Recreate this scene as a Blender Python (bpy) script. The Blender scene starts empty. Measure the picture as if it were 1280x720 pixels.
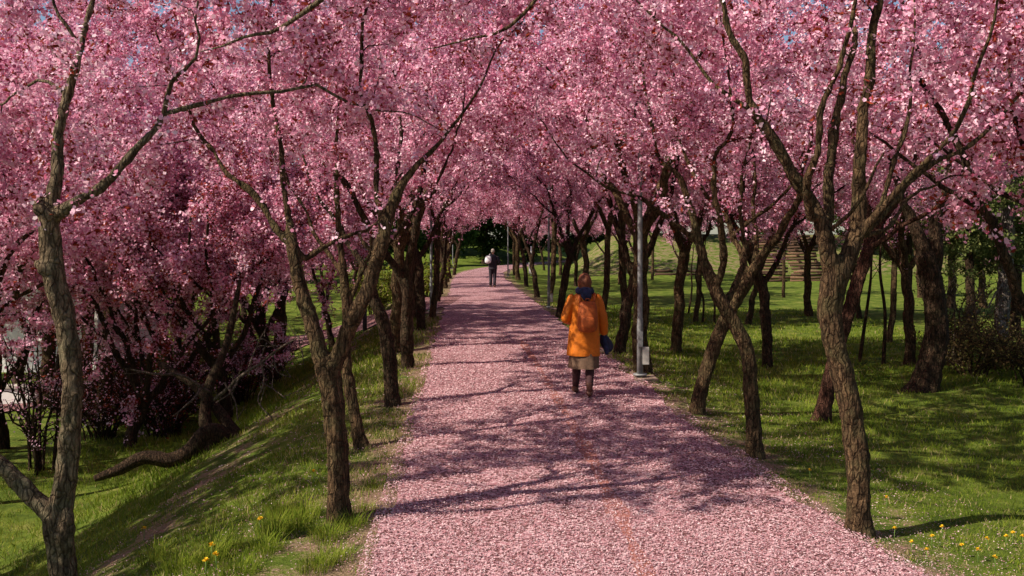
import bpy, math, random
import numpy as np
from mathutils import Vector

# ------------------------------------------------------------------ camera, sky, sun
scene = bpy.context.scene
C = scene.collection
F, HZ, CH = 1100.0, 304.0, 2.1          # focal length in photo pixels, horizon row, eye height
cam_d = bpy.data.cameras.new('camera')
cam_d.sensor_fit = 'HORIZONTAL'; cam_d.sensor_width = 36.0
cam_d.lens = 36.0 * F / 1280.0
cam_d.shift_y = -(360.0 - HZ) / 1280.0
cam_d.clip_start = 0.1; cam_d.clip_end = 2000
cam = bpy.data.objects.new('camera', cam_d); C.objects.link(cam)
cam.location = (0, 0, CH); cam.rotation_euler = (math.radians(90), 0, 0)
scene.camera = cam

SUN_EL = math.radians(43)
SUN_DIR = Vector((0.92, 0.39, 0)).normalized()      # the way shadows fall on the ground
world = bpy.data.worlds.new('World'); scene.world = world; world.use_nodes = True
wn = world.node_tree.nodes; wl = world.node_tree.links
sky = wn.new('ShaderNodeTexSky'); sky.sky_type = 'NISHITA'; sky.sun_disc = False
sky.sun_elevation = SUN_EL
sky.sun_rotation = math.atan2(-SUN_DIR.x, -SUN_DIR.y)
wn['Background'].inputs[1].default_value = 0.075
wl.new(sky.outputs[0], wn['Background'].inputs[0])
sun_d = bpy.data.lights.new('sun', 'SUN'); sun_d.energy = 5.0; sun_d.angle = math.radians(0.53)
sun_d.color = (1.0, 0.89, 0.74)
sun = bpy.data.objects.new('sun', sun_d); C.objects.link(sun)
tosun = Vector((-SUN_DIR.x * math.cos(SUN_EL), -SUN_DIR.y * math.cos(SUN_EL), math.sin(SUN_EL)))
sun.rotation_euler = tosun.to_track_quat('Z', 'Y').to_euler()
sun.location = (-20, -10, 30)
vs = scene.view_settings
vs.view_transform = 'Standard'; vs.look = 'None'; vs.gamma = 1.0; vs.exposure = 0.6
vs.use_curve_mapping = False
try:
    scene.cycles.max_bounces = 8; scene.cycles.diffuse_bounces = 5
    scene.cycles.transmission_bounces = 4; scene.cycles.glossy_bounces = 2
    scene.cycles.sample_clamp_indirect = 6.0
except Exception:
    pass

# ------------------------------------------------------------------ helpers
def sm(t):
    t = np.clip(t, 0, 1); return t * t * (3 - 2 * t)

def vnoise(x, y, seed=0):
    x = np.asarray(x, float); y = np.asarray(y, float)
    xi = np.floor(x).astype(np.int64); yi = np.floor(y).astype(np.int64)
    fx = x - xi; fy = y - yi
    fx = fx * fx * (3 - 2 * fx); fy = fy * fy * (3 - 2 * fy)
    def h(a, b):
        n = (a * 374761393 + b * 668265263 + seed * 1442695041) & 0x7fffffff
        n = ((n ^ (n >> 13)) * 1274126177) & 0x7fffffff
        return ((n ^ (n >> 16)) & 0xffff) / 65535.0
    return (h(xi, yi) * (1 - fx) + h(xi + 1, yi) * fx) * (1 - fy) + (h(xi, yi + 1) * (1 - fx) + h(xi + 1, yi + 1) * fx) * fy

def bend(y): return np.where(y > 52, 0.0042 * (np.maximum(y, 52) - 52) ** 2, 0.0)
def edge_l(y): return -0.57 - 0.0565 * y + bend(y)
def edge_r(y): return 2.72 - 0.060 * y + bend(y) + 0.5 * np.exp(-(np.maximum(y, 0) - 3.5) / 1.6)

def gz(x, y):
    x = np.asarray(x, float); y = np.asarray(y, float)
    s = edge_l(y) - x; t = x - edge_r(y)
    D = 1.72 - 1.45 * sm((y - 22) / 40.0)
    z = -0.015 - 0.05 * sm(s / 0.8) - D * sm((s - 0.7) / 4.8)
    z = z - 0.05 * sm(t / 0.5) - 0.24 * sm((t - 0.3) / 4.0)
    z = z + 3.2 * sm((y - 57) / 18) * sm((t - 3) / 6)
    z = z + 3.0 * sm((y - 92) / 30) * sm((s - 3) / 8)
    b = (vnoise(x * 0.9, y * 0.9, 3) - 0.5) * 0.10 + (vnoise(x * 0.25, y * 0.25, 5) - 0.5) * 0.22
    z = z + b * (sm((s - 0.3) / 1.5) + sm((t - 0.3) / 1.5))
    return z

def G(u, v):
    """the point of the ground that the photograph shows at (u, v)"""
    Y = np.concatenate([np.arange(3.0, 40, 0.02), np.arange(40, 220, 0.2)])
    X = (u - 640) * Y / F; Zr = CH - (v - HZ) * Y / F
    d = Zr - gz(X, Y)
    k = np.argmax(d <= 0) if (d <= 0).any() else len(Y) - 1
    return np.array([X[k], Y[k], float(gz(X[k], Y[k]))])

def P(u, v, Y): return np.array([(u - 640) * Y / F, Y, CH - (v - HZ) * Y / F])

def mesh_np(name, verts, faces, mats=(), smooth=False, matidx=None):
    verts = np.asarray(verts, np.float32); me = bpy.data.meshes.new(name)
    if isinstance(faces, np.ndarray):
        k = faces.shape[1]; nf = len(faces)
        me.vertices.add(len(verts)); me.vertices.foreach_set('co', verts.ravel())
        me.loops.add(nf * k); me.loops.foreach_set('vertex_index', faces.astype(np.int32).ravel())
        me.polygons.add(nf)
        me.polygons.foreach_set('loop_start', np.arange(0, nf * k, k, dtype=np.int32))
        try: me.polygons.foreach_set('loop_total', np.full(nf, k, np.int32))
        except Exception: pass
    else:
        me.from_pydata(verts.tolist(), [], faces)
    for m in mats: me.materials.append(m)
    if matidx is not None: me.polygons.foreach_set('material_index', np.asarray(matidx, np.int32))
    me.polygons.foreach_set('use_smooth', np.full(len(me.polygons), smooth))
    me.update(calc_edges=True); me.validate()
    return me

def attr(me, name, vals, domain='FACE'):
    a = me.attributes.new(name, 'FLOAT', domain); a.data.foreach_set('value', np.asarray(vals, np.float32))

def link(name, me, parent=None, loc=None):
    o = bpy.data.objects.new(name, me); C.objects.link(o)
    if parent is not None: o.parent = parent
    if loc is not None: o.location = loc
    return o

def tag(o, label=None, cat=None, group=None, kind=None):
    if label: o['label'] = label
    if cat: o['category'] = cat
    if group: o['group'] = group
    if kind: o['kind'] = kind
    return o

def thing(name, label, cat, loc=(0, 0, 0), group=None, rz=0.0):
    o = link(name, None, loc=tuple(float(a) for a in loc)); o.rotation_euler = (0, 0, rz); o.empty_display_size = 0.3
    return tag(o, label, cat, group)

def copy_tree(src, loc, rz, scale=1.0, label=None, group=None, tilt=(0, 0), mats=None):
    o = src.copy(); C.objects.link(o)
    o.location = tuple(float(a) for a in loc); o.rotation_euler = (tilt[0], tilt[1], rz); o.scale = (scale,) * 3
    if label: o['label'] = label
    if group: o['group'] = group
    for ch in list(src.children):
        c = ch.copy(); C.objects.link(c); c.parent = o
    return o

class MB:
    """collects shapes into one mesh"""
    def __init__(s): s.v = []; s.f = []
    def add(s, v, f):
        b = len(s.v); s.v += [tuple(float(c) for c in p) for p in v]; s.f += [tuple(i + b for i in q) for q in f]; return s
    def box(s, c, d, rz=0.0, rx=0.0):
        x, y, z = (k / 2 for k in d); vs_ = []
        cz, sz, cx, sx = math.cos(rz), math.sin(rz), math.cos(rx), math.sin(rx)
        bev = min(x, y, z) * 0.18
        for sx_ in (-1, 1):
            for sy_ in (-1, 1):
                for sz_ in (-1, 1):
                    px, py, pz = sx_ * x, sy_ * y, sz_ * z
                    py, pz = py * cx - pz * sx, py * sx + pz * cx
                    px, py = px * cz - py * sz, px * sz + py * cz
                    vs_.append((c[0] + px, c[1] + py, c[2] + pz))
        return s.add(vs_, [(0, 1, 3, 2), (4, 6, 7, 5), (0, 4, 5, 1), (2, 3, 7, 6), (0, 2, 6, 4), (1, 5, 7, 3)])
    def tube(s, pts, rad, n=8, bump=0.0, rng=None, cap=True, ell=None, ref=None):
        v, f = tube(pts, rad, n, bump, rng, cap, ell, ref); return s.add(v, f)
    def mesh(s, name, mat, smooth=True):
        return mesh_np(name, np.array(s.v), s.f, (mat,), smooth)
    def build(s, name, mat, parent=None, smooth=True, loc=None):
        return link(name, s.mesh(name, mat, smooth), parent, loc)

def tube(pts, rad, n=8, bump=0.0, rng=None, cap=True, ell=None, ref=None):
    pts = np.asarray(pts, float); m = len(pts); rad = np.asarray(rad, float) * np.ones(m)
    T = np.gradient(pts, axis=0); T /= np.linalg.norm(T, axis=1)[:, None] + 1e-9
    a = np.array(ref if ref is not None else (0.97, 0.21, 0.05), float)
    if abs(np.dot(a, T[0])) > 0.9: a = np.array([0.1, 0.95, 0.2])
    N = np.zeros((m, 3)); cur = a
    for i in range(m):
        cur = cur - T[i] * np.dot(cur, T[i]); cur = cur / (np.linalg.norm(cur) + 1e-9); N[i] = cur
    B = np.cross(T, N)
    ang = np.linspace(0, 2 * math.pi, n, endpoint=False)
    rr = rad[:, None] * np.ones((1, n))
    if bump and rng is not None:
        lob = rng.normal(0, 1, n); lob2 = rng.normal(0, 1, (max(2, m // 5 + 2), n))
        tt = np.linspace(0, len(lob2) - 1.001, m); i0 = tt.astype(int); fr = (tt - i0)[:, None]
        rr = rr * (1 + bump * (0.5 * lob[None] + lob2[i0] * (1 - fr) + lob2[i0 + 1] * fr) * 0.7)
        rr = rr * (1 + rng.normal(0, bump * 0.35, (m, n)))
    ex = (1.0, 1.0) if ell is None else ell
    V = pts[:, None] + rr[..., None] * (np.cos(ang)[None, :, None] * N[:, None] * ex[0] + np.sin(ang)[None, :, None] * B[:, None] * ex[1])
    V = V.reshape(-1, 3); f = []
    for i in range(m - 1):
        for k in range(n):
            k2 = (k + 1) % n
            f.append((i * n + k, i * n + k2, (i + 1) * n + k2, (i + 1) * n + k))
    if cap:
        f.append(tuple(range(n - 1, -1, -1))); f.append(tuple((m - 1) * n + k for k in range(n)))
    return V, f

def smooth_poly(pts, step=0.1):
    """Catmull-Rom through (x, y, z, r) rows"""
    p = np.asarray(pts, float); p = np.vstack([2 * p[0] - p[1], p, 2 * p[-1] - p[-2]]); out = []
    for i in range(1, len(p) - 2):
        L = np.linalg.norm(p[i + 1, :3] - p[i, :3]); n = max(2, int(L / step))
        for t in np.linspace(0, 1, n, endpoint=False):
            out.append(0.5 * ((2 * p[i]) + (-p[i - 1] + p[i + 1]) * t + (2 * p[i - 1] - 5 * p[i] + 4 * p[i + 1] - p[i + 2]) * t * t
                              + (-p[i - 1] + 3 * p[i] - 3 * p[i + 1] + p[i + 2]) * t ** 3))
    out.append(p[-2]); return np.array(out)

# ------------------------------------------------------------------ materials
def mat(name):
    m = bpy.data.materials.new(name); m.use_nodes = True
    nt = m.node_tree; nt.nodes.clear(); out = nt.nodes.new('ShaderNodeOutputMaterial'); return m, nt, out

def N_(nt, t, **kw):
    n = nt.nodes.new(t)
    for k, v in kw.items(): setattr(n, k, v)
    return n

def ramp(nt, fac, stops, interp='LINEAR'):
    r = nt.nodes.new('ShaderNodeValToRGB'); r.color_ramp.interpolation = interp
    e = r.color_ramp.elements
    while len(e) < len(stops): e.new(0.5)
    for el, (p, c) in zip(e, stops): el.position = p; el.color = (*c, 1)
    nt.links.new(fac, r.inputs[0]); return r.outputs[0]

def noise(nt, vec, scale, detail=4, rough=0.6, dist=0.0):
    n = nt.nodes.new('ShaderNodeTexNoise'); n.inputs['Scale'].default_value = scale
    n.inputs['Detail'].default_value = detail; n.inputs['Roughness'].default_value = rough; n.inputs['Distortion'].default_value = dist
    if vec is not None: nt.links.new(vec, n.inputs['Vector'])
    return n.outputs['Fac']

def coords(nt, kind='Object', scale=None):
    t = nt.nodes.new('ShaderNodeTexCoord').outputs[kind]
    if scale:
        mp = nt.nodes.new('ShaderNodeMapping'); mp.inputs['Scale'].default_value = scale
        nt.links.new(t, mp.inputs[0]); return mp.outputs[0]
    return t

def mixc(nt, fac, a, b, mode='MIX'):
    m = nt.nodes.new('ShaderNodeMix'); m.data_type = 'RGBA'; m.blend_type = mode
    for i, x in ((0, fac), (6, a), (7, b)):
        if isinstance(x, (int, float)): m.inputs[i].default_value = x
        elif isinstance(x, tuple): m.inputs[i].default_value = (*x, 1)
        else: nt.links.new(x, m.inputs[i])
    return m.outputs[2]

def math_(nt, op, a, b=0.0, c=None):
    m = nt.nodes.new('ShaderNodeMath'); m.operation = op
    for i, x in enumerate((a, b) if c is None else (a, b, c)):
        if isinstance(x, (int, float)): m.inputs[i].default_value = x
        else: nt.links.new(x, m.inputs[i])
    return m.outputs[0]

def princ(nt, out, col, rough=0.8, bump=None, bstr=0.3, bdist=0.02, spec=0.3, metal=0.0):
    p = nt.nodes.new('ShaderNodeBsdfPrincipled')
    if isinstance(col, tuple): p.inputs['Base Color'].default_value = (*col, 1)
    else: nt.links.new(col, p.inputs['Base Color'])
    if isinstance(rough, (int, float)): p.inputs['Roughness'].default_value = rough
    else: nt.links.new(rough, p.inputs['Roughness'])
    p.inputs['Specular IOR Level'].default_value = spec; p.inputs['Metallic'].default_value = metal
    if bump is not None:
        b = nt.nodes.new('ShaderNodeBump'); b.inputs['Strength'].default_value = bstr; b.inputs['Distance'].default_value = bdist
        nt.links.new(bump, b.inputs['Height']); nt.links.new(b.outputs[0], p.inputs['Normal'])
    nt.links.new(p.outputs[0], out.inputs[0]); return p

def leaf_mat(name, stops, transl=0.4, interp='LINEAR'):
    m, nt, out = mat(name)
    a = nt.nodes.new('ShaderNodeAttribute'); a.attribute_name = 'tint'
    col = ramp(nt, a.outputs['Fac'], stops, interp)
    d = nt.nodes.new('ShaderNodeBsdfDiffuse'); t = nt.nodes.new('ShaderNodeBsdfTranslucent'); mx = nt.nodes.new('ShaderNodeMixShader')
    mx.inputs[0].default_value = transl
    nt.links.new(col, d.inputs[0]); nt.links.new(col, t.inputs[0])
    nt.links.new(d.outputs[0], mx.inputs[1]); nt.links.new(t.outputs[0], mx.inputs[2]); nt.links.new(mx.outputs[0], out.inputs[0])
    return m

M = {}
PINK = [(0.0, (0.12, 0.022, 0.016)), (0.07, (0.34, 0.065, 0.035)), (0.10, (0.44, 0.095, 0.18)), (0.42, (0.78, 0.355, 0.51)), (0.78, (0.90, 0.59, 0.72)), (1.0, (0.94, 0.76, 0.84))]
M['blossom'] = leaf_mat('plum_blossom', PINK, 0.33)
M['leaf_green'] = leaf_mat('green_leaf', [(0, (0.022, 0.045, 0.010)), (0.6, (0.05, 0.10, 0.02)), (1, (0.11, 0.17, 0.035))], 0.35)
M['leaf_dark'] = leaf_mat('dark_leaf', [(0, (0.022, 0.040, 0.012)), (0.7, (0.05, 0.08, 0.02)), (1, (0.09, 0.12, 0.03))], 0.3)
M['needle'] = leaf_mat('conifer_needle', [(0, (0.05, 0.07, 0.02)), (0.6, (0.11, 0.14, 0.045)), (1, (0.20, 0.21, 0.07))], 0.2)
M['brown_leaf'] = leaf_mat('brown_twig_leaf', [(0, (0.06, 0.038, 0.02)), (0.6, (0.12, 0.085, 0.035)), (1, (0.13, 0.14, 0.04))], 0.3)
M['grass_blade'] = leaf_mat('grass_blade', [(0, (0.06, 0.10, 0.012)), (0.4, (0.15, 0.215, 0.020)), (0.85, (0.31, 0.33, 0.055)), (1, (0.42, 0.34, 0.17))], 0.35)
M['petal'] = leaf_mat('fallen_petal', [(0, (0.21, 0.075, 0.08)), (0.3, (0.42, 0.205, 0.23)), (0.6, (0.58, 0.365, 0.395)), (1, (0.72, 0.57, 0.59))], 0.15)

def bark(name, dark, light, lichen=(0.15, 0.14, 0.06), lf=0.4):
    m, nt, out = mat(name)
    v = coords(nt, 'Object', (1, 1, 0.2)); v2 = coords(nt, 'Object')
    n1 = noise(nt, v, 26, 7, 0.7, 1.2); n2 = noise(nt, v2, 4.5, 5, 0.65); n3 = noise(nt, v2, 85, 3, 0.65); n4 = noise(nt, v2, 13, 4, 0.6, 0.5)
    c = ramp(nt, n1, [(0.36, dark), (0.50, tuple((a + b) / 2.4 for a, b in zip(dark, light))), (0.66, light)])
    f = nt.nodes.new('ShaderNodeMapRange'); f.inputs[1].default_value = 0.48; f.inputs[2].default_value = 0.62; nt.links.new(n2, f.inputs[0])
    c = mixc(nt, math_(nt, 'MULTIPLY', f.outputs[0], lf), c, lichen)
    c = mixc(nt, 0.6, c, ramp(nt, n4, [(0.32, (0.30, 0.28, 0.27)), (0.62, (1, 1, 1))]), 'MULTIPLY')
    c = mixc(nt, 0.5, c, ramp(nt, n3, [(0.3, (0.25, 0.25, 0.25)), (0.7, (1, 1, 1))]), 'MULTIPLY')
    vo = nt.nodes.new('ShaderNodeTexVoronoi'); vo.feature = 'DISTANCE_TO_EDGE'; vo.inputs['Scale'].default_value = 30
    wv = nt.nodes.new('ShaderNodeMix'); wv.data_type = 'VECTOR'; wv.inputs[0].default_value = 0.06; nz = nt.nodes.new('ShaderNodeTexNoise'); nz.inputs['Scale'].default_value = 9; nt.links.new(v2, nz.inputs['Vector'])
    nt.links.new(v, wv.inputs[4]); nt.links.new(nz.outputs['Color'], wv.inputs[5]); nt.links.new(wv.outputs[1], vo.inputs['Vector'])
    cr = nt.nodes.new('ShaderNodeMapRange'); cr.inputs[1].default_value = 0.0; cr.inputs[2].default_value = 0.16; nt.links.new(vo.outputs['Distance'], cr.inputs[0])
    c = mixc(nt, 0.75, c, ramp(nt, cr.outputs[0], [(0.0, (0.22, 0.2, 0.18)), (0.8, (1, 1, 1))]), 'MULTIPLY')
    n1 = math_(nt, 'ADD', n1, math_(nt, 'MULTIPLY', cr.outputs[0], 0.5))
    h = math_(nt, 'ADD', n1, math_(nt, 'MULTIPLY', n3, 0.35)); h = math_(nt, 'ADD', h, math_(nt, 'MULTIPLY', n4, 0.6))
    princ(nt, out, c, 0.92, h, 1.0, 0.035, 0.12)
    return m
M['bark'] = bark('plum_bark', (0.040, 0.024, 0.014), (0.28, 0.172, 0.09))
M['bark_pale'] = bark('pale_mottled_bark', (0.07, 0.045, 0.028), (0.44, 0.32, 0.20), (0.30, 0.28, 0.17), 0.55)
M['bark_dark'] = bark('dark_plum_bark', (0.026, 0.017, 0.012), (0.165, 0.10, 0.06), (0.08, 0.075, 0.035), 0.35)
M['bark_red'] = bark('reddish_bark', (0.045, 0.02, 0.015), (0.21, 0.095, 0.062), (0.14, 0.08, 0.05), 0.4)
M['bark_birch'] = bark('birch_bark', (0.08, 0.06, 0.05), (0.55, 0.48, 0.42), (0.12, 0.08, 0.06), 0.6)
M['bark_dead'] = bark('dead_branch', (0.16, 0.12, 0.09), (0.36, 0.29, 0.23), (0.25, 0.2, 0.15), 0.3)

def ground_mat():
    m, nt, out = mat('grass_ground')
    v = coords(nt)
    big = noise(nt, v, 0.35, 3); mid = noise(nt, v, 2.4, 5, 0.65); fine = noise(nt, v, 45, 4, 0.7)
    g = ramp(nt, mid, [(0.3, (0.05, 0.085, 0.012)), (0.52, (0.125, 0.175, 0.022)), (0.70, (0.25, 0.25, 0.065))])
    g = mixc(nt, 0.6, g, ramp(nt, fine, [(0.25, (0.35, 0.35, 0.3)), (0.7, (1, 1, 1))]), 'MULTIPLY')
    dirt = ramp(nt, fine, [(0.3, (0.09, 0.055, 0.035)), (0.55, (0.25, 0.175, 0.11)), (0.74, (0.46, 0.32, 0.26))])
    a = nt.nodes.new('ShaderNodeAttribute'); a.attribute_name = 'litter'
    k = math_(nt, 'ADD', a.outputs['Fac'], math_(nt, 'MULTIPLY', math_(nt, 'SUBTRACT', mid, 0.5), 1.6))
    k = math_(nt, 'ADD', k, math_(nt, 'MULTIPLY', math_(nt, 'SUBTRACT', fine, 0.5), 0.8))
    kk = nt.nodes.new('ShaderNodeMapRange'); kk.inputs[1].default_value = 0.42; kk.inputs[2].default_value = 0.62
    nt.links.new(k, kk.inputs[0])
    col = mixc(nt, kk.outputs[0], g, dirt)
    princ(nt, out, col, 0.95, math_(nt, 'ADD', fine, mid), 0.8, 0.04, 0.1)
    return m
M['ground'] = ground_mat()

def path_mat(name, cover=0.46):
    m, nt, out = mat(name)
    v = coords(nt)
    vo = nt.nodes.new('ShaderNodeTexVoronoi'); vo.inputs['Scale'].default_value = 48; nt.links.new(v, vo.inputs['Vector'])
    sep = nt.nodes.new('ShaderNodeSeparateColor'); nt.links.new(vo.outputs['Color'], sep.inputs[0])
    vo2 = nt.nodes.new('ShaderNodeTexVoronoi'); vo2.inputs['Scale'].default_value = 31; nt.links.new(v, vo2.inputs['Vector'])
    sep2 = nt.nodes.new('ShaderNodeSeparateColor'); nt.links.new(vo2.outputs['Color'], sep2.inputs[0])
    pat = noise(nt, coords(nt, 'Object', (1, 0.35, 1)), 1.3, 5, 0.65)
    cov = math_(nt, 'ADD', sep.outputs[0], math_(nt, 'MULTIPLY', math_(nt, 'SUBTRACT', pat, 0.5), 1.1))
    f = math_(nt, 'GREATER_THAN', cov, cover)
    pc = ramp(nt, sep2.outputs[1], [(0, (0.32, 0.14, 0.16)), (0.5, (0.45, 0.25, 0.28)), (1, (0.60, 0.42, 0.44))])
    tar = ramp(nt, noise(nt, v, 120, 3, 0.7), [(0.3, (0.085, 0.036, 0.038)), (0.7, (0.20, 0.095, 0.095))])
    col = mixc(nt, f, tar, pc)
    princ(nt, out, col, 0.85, math_(nt, 'MULTIPLY', f, sep.outputs[1]), 0.6, 0.008, 0.15)
    return m
M['path'] = path_mat('petal_covered_asphalt')
M['path2'] = path_mat('lower_path_asphalt', 0.85)

def plain(name, col, rough=0.7, var=0.25, scale=30, spec=0.3, metal=0.0, bump=0.2, bdist=0.005):
    m, nt, out = mat(name)
    n = noise(nt, coords(nt), scale, 4, 0.6)
    lo = tuple(c * (1 - var) for c in col); hi = tuple(min(1, c * (1 + var)) for c in col)
    princ(nt, out, ramp(nt, n, [(0.3, lo), (0.7, hi)]), rough, n, bump, bdist, spec, metal); return m
M['galv'] = plain('galvanised_steel', (0.20, 0.205, 0.21), 0.6, 0.35, 9, 0.4, 0.25)
M['pad'] = plain('dirty_concrete', (0.24, 0.17, 0.14), 0.95, 0.4, 30, 0.1)
M['plate'] = plain('dull_plate', (0.42, 0.40, 0.37), 0.6, 0.2, 10)
M['white'] = plain('white_paint', (0.72, 0.71, 0.68), 0.6, 0.1, 12)
M['concrete'] = plain('concrete', (0.42, 0.38, 0.34), 0.9, 0.25, 40, 0.2)
M['redpaint'] = plain('worn_red_line', (0.30, 0.12, 0.10), 0.85, 0.4, 60, 0.2)
M['wall'] = plain('white_render_wall', (0.74, 0.72, 0.69), 0.9, 0.08, 8)
M['roof'] = plain('brown_roof', (0.20, 0.09, 0.06), 0.9, 0.3, 20)
M['glass'] = plain('dark_window_glass', (0.03, 0.035, 0.04), 0.15, 0.2, 4, 0.5)
M['timber'] = plain('weathered_timber', (0.15, 0.085, 0.052), 0.9, 0.4, 16, 0.15, 0, 0.6, 0.02)
M['timber2'] = plain('dark_timber', (0.075, 0.043, 0.028), 0.9, 0.4, 16, 0.15, 0, 0.6, 0.02)
M['yellow'] = plain('dandelion_yellow', (0.80, 0.52, 0.02), 0.8, 0.2, 90)
M['stem'] = plain('flower_stem', (0.12, 0.2, 0.04), 0.8)
M['skin'] = plain('skin', (0.45, 0.25, 0.18), 0.6, 0.08, 20)
M['coat'] = plain('orange_coat_cloth', (0.52, 0.135, 0.006), 0.62, 0.12, 16, 0.3, 0, 0.5, 0.02)
M['rust'] = plain('rust_backpack_cloth', (0.34, 0.075, 0.014), 0.7, 0.25, 22)
M['scarf'] = plain('blue_scarf_wool', (0.018, 0.025, 0.065), 0.9, 0.5, 18)
M['hair'] = plain('auburn_hair', (0.14, 0.045, 0.02), 0.6, 0.4, 60)
M['skirt'] = plain('brown_skirt_cloth', (0.14, 0.085, 0.055), 0.9, 0.3, 30)
M['legging'] = plain('dark_legging', (0.05, 0.018, 0.02), 0.8, 0.3, 30)
M['boot'] = plain('brown_boot', (0.10, 0.04, 0.025), 0.6, 0.3, 30)
M['navy'] = plain('navy_cloth', (0.018, 0.022, 0.05), 0.8, 0.4, 25)
M['black'] = plain('black_cloth', (0.022, 0.018, 0.026), 0.85, 0.4, 25)
M['greyhair'] = plain('grey_hair', (0.30, 0.25, 0.22), 0.7, 0.3, 60)
M['whitebag'] = plain('white_canvas', (0.68, 0.66, 0.70), 0.8, 0.12, 25)

# ------------------------------------------------------------------ ground, paths
def axis(a, b, lo, hi, fine, coarse_n):
    m = np.arange(lo, hi + 1e-6, fine)
    l = lo - (lo - a) * (np.linspace(0, 1, coarse_n)[1:] ** 2.2); r = hi + (b - hi) * (np.linspace(0, 1, coarse_n)[1:] ** 2.2)
    return np.unique(np.concatenate([l, m, r]))
gx = axis(-420, 420, -14, 14, 0.3, 34); gy = axis(-60, 700, 1, 34, 0.3, 44)
XX, YY = np.meshgrid(gx, gy)
ZZ = gz(XX, YY)
nx, ny = len(gx), len(gy)
idx = np.arange(nx * ny).reshape(ny, nx)
gf = np.stack([idx[:-1, :-1], idx[:-1, 1:], idx[1:, 1:], idx[1:, :-1]], -1).reshape(-1, 4)
gme = mesh_np('ground', np.stack([XX, YY, ZZ], -1).reshape(-1, 3), gf, (M['ground'],), True)
S = edge_l(YY) - XX; T_ = XX - edge_r(YY)
lit = np.clip(0.75 - np.where(S > 0, S, 0) / 2.0 - np.where(T_ > 0, T_, 0) / 1.6, 0.0, 1)
lit = np.maximum(lit, 0.52 * np.exp(-((S - 2.3) / 0.7) ** 2))
lit = np.maximum(lit, 0.47 * sm((YY - 55) / 6) * sm((T_ - 2) / 4))
attr(gme, 'litter', lit.ravel(), 'POINT')
tag(link('ground', gme), kind='structure')

def strip(name, ys, xl, xr, zf, n, material, kind='structure', label=None):
    V = []
    for y, a, b in zip(ys, xl, xr):
        for t in np.linspace(0, 1, n): V.append((a + (b - a) * t, y, zf(a + (b - a) * t, y, t)))
    k = np.arange(len(ys) * n).reshape(len(ys), n)
    f = np.stack([k[:-1, :-1], k[:-1, 1:], k[1:, 1:], k[1:, :-1]], -1).reshape(-1, 4)
    o = link(name, mesh_np(name, np.array(V), f, (material,), True)); tag(o, kind=kind); return o
ys = np.concatenate([np.arange(-12, 40, 0.12), np.arange(40, 125, 0.5)])
wob = (vnoise(ys * 1.7, ys * 0, 7) - 0.5) * 0.16 + (vnoise(ys * 5, ys * 0, 9) - 0.5) * 0.07
wob2 = (vnoise(ys * 1.5, ys * 0, 17) - 0.5) * 0.22 + (vnoise(ys * 5, ys * 0, 19) - 0.5) * 0.08
strip('path', ys, edge_l(ys) + wob, edge_r(ys) + wob2, lambda x, y, t: 0.004 + 0.012 * (1 - (2 * t - 1) ** 2), 9, M['path'])
# worn red line along the path, nearly buried by petals
def red_line():
    pts = np.array([(0.86, 4.6), (0.84, 6.1), (0.76, 8.9), (0.70, 10.0), (0.55, 13.0), (0.2, 19.0)])
    yy = np.arange(4.6, 19, 0.1); xx = np.interp(yy, pts[:, 1], pts[:, 0])
    w = np.clip(0.08 * vnoise(yy * 1.6, yy * 0, 23) + 0.03 * vnoise(yy * 6, yy * 0, 24) + 0.012, 0.002, 1)
    return strip('worn_red_line', yy, xx - w, xx + w, lambda x, y, t: 0.0172, 2, M['redpaint'])
red_line()

lp = np.array([G(u, v) for u, v in ((548, 372), (520, 388), (490, 397), (455, 405), (415, 416), (375, 427), (310, 448), (240, 468), (150, 482), (40, 500), (-120, 520))])
lp = np.vstack([lp[:, :3].T, np.ones(len(lp))]).T
lp = smooth_poly(lp, 0.4)[:, :2]
tn = np.gradient(lp, axis=0); tn /= np.linalg.norm(tn, axis=1)[:, None]; nr = np.stack([-tn[:, 1], tn[:, 0]], 1)
V = []
for p, q in zip(lp, nr):
    for t in np.linspace(-0.95, 0.95, 7):
        w = p + q * t; V.append((w[0], w[1], float(gz(w[0], w[1])) + 0.03))
k = np.arange(len(lp) * 7).reshape(-1, 7)
tag(link('lower_path', mesh_np('lower_path', np.array(V), np.stack([k[:-1, :-1], k[1:, :-1], k[1:, 1:], k[:-1, 1:]], -1).reshape(-1, 4), (M['path2'],), True)), kind='structure')

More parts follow.
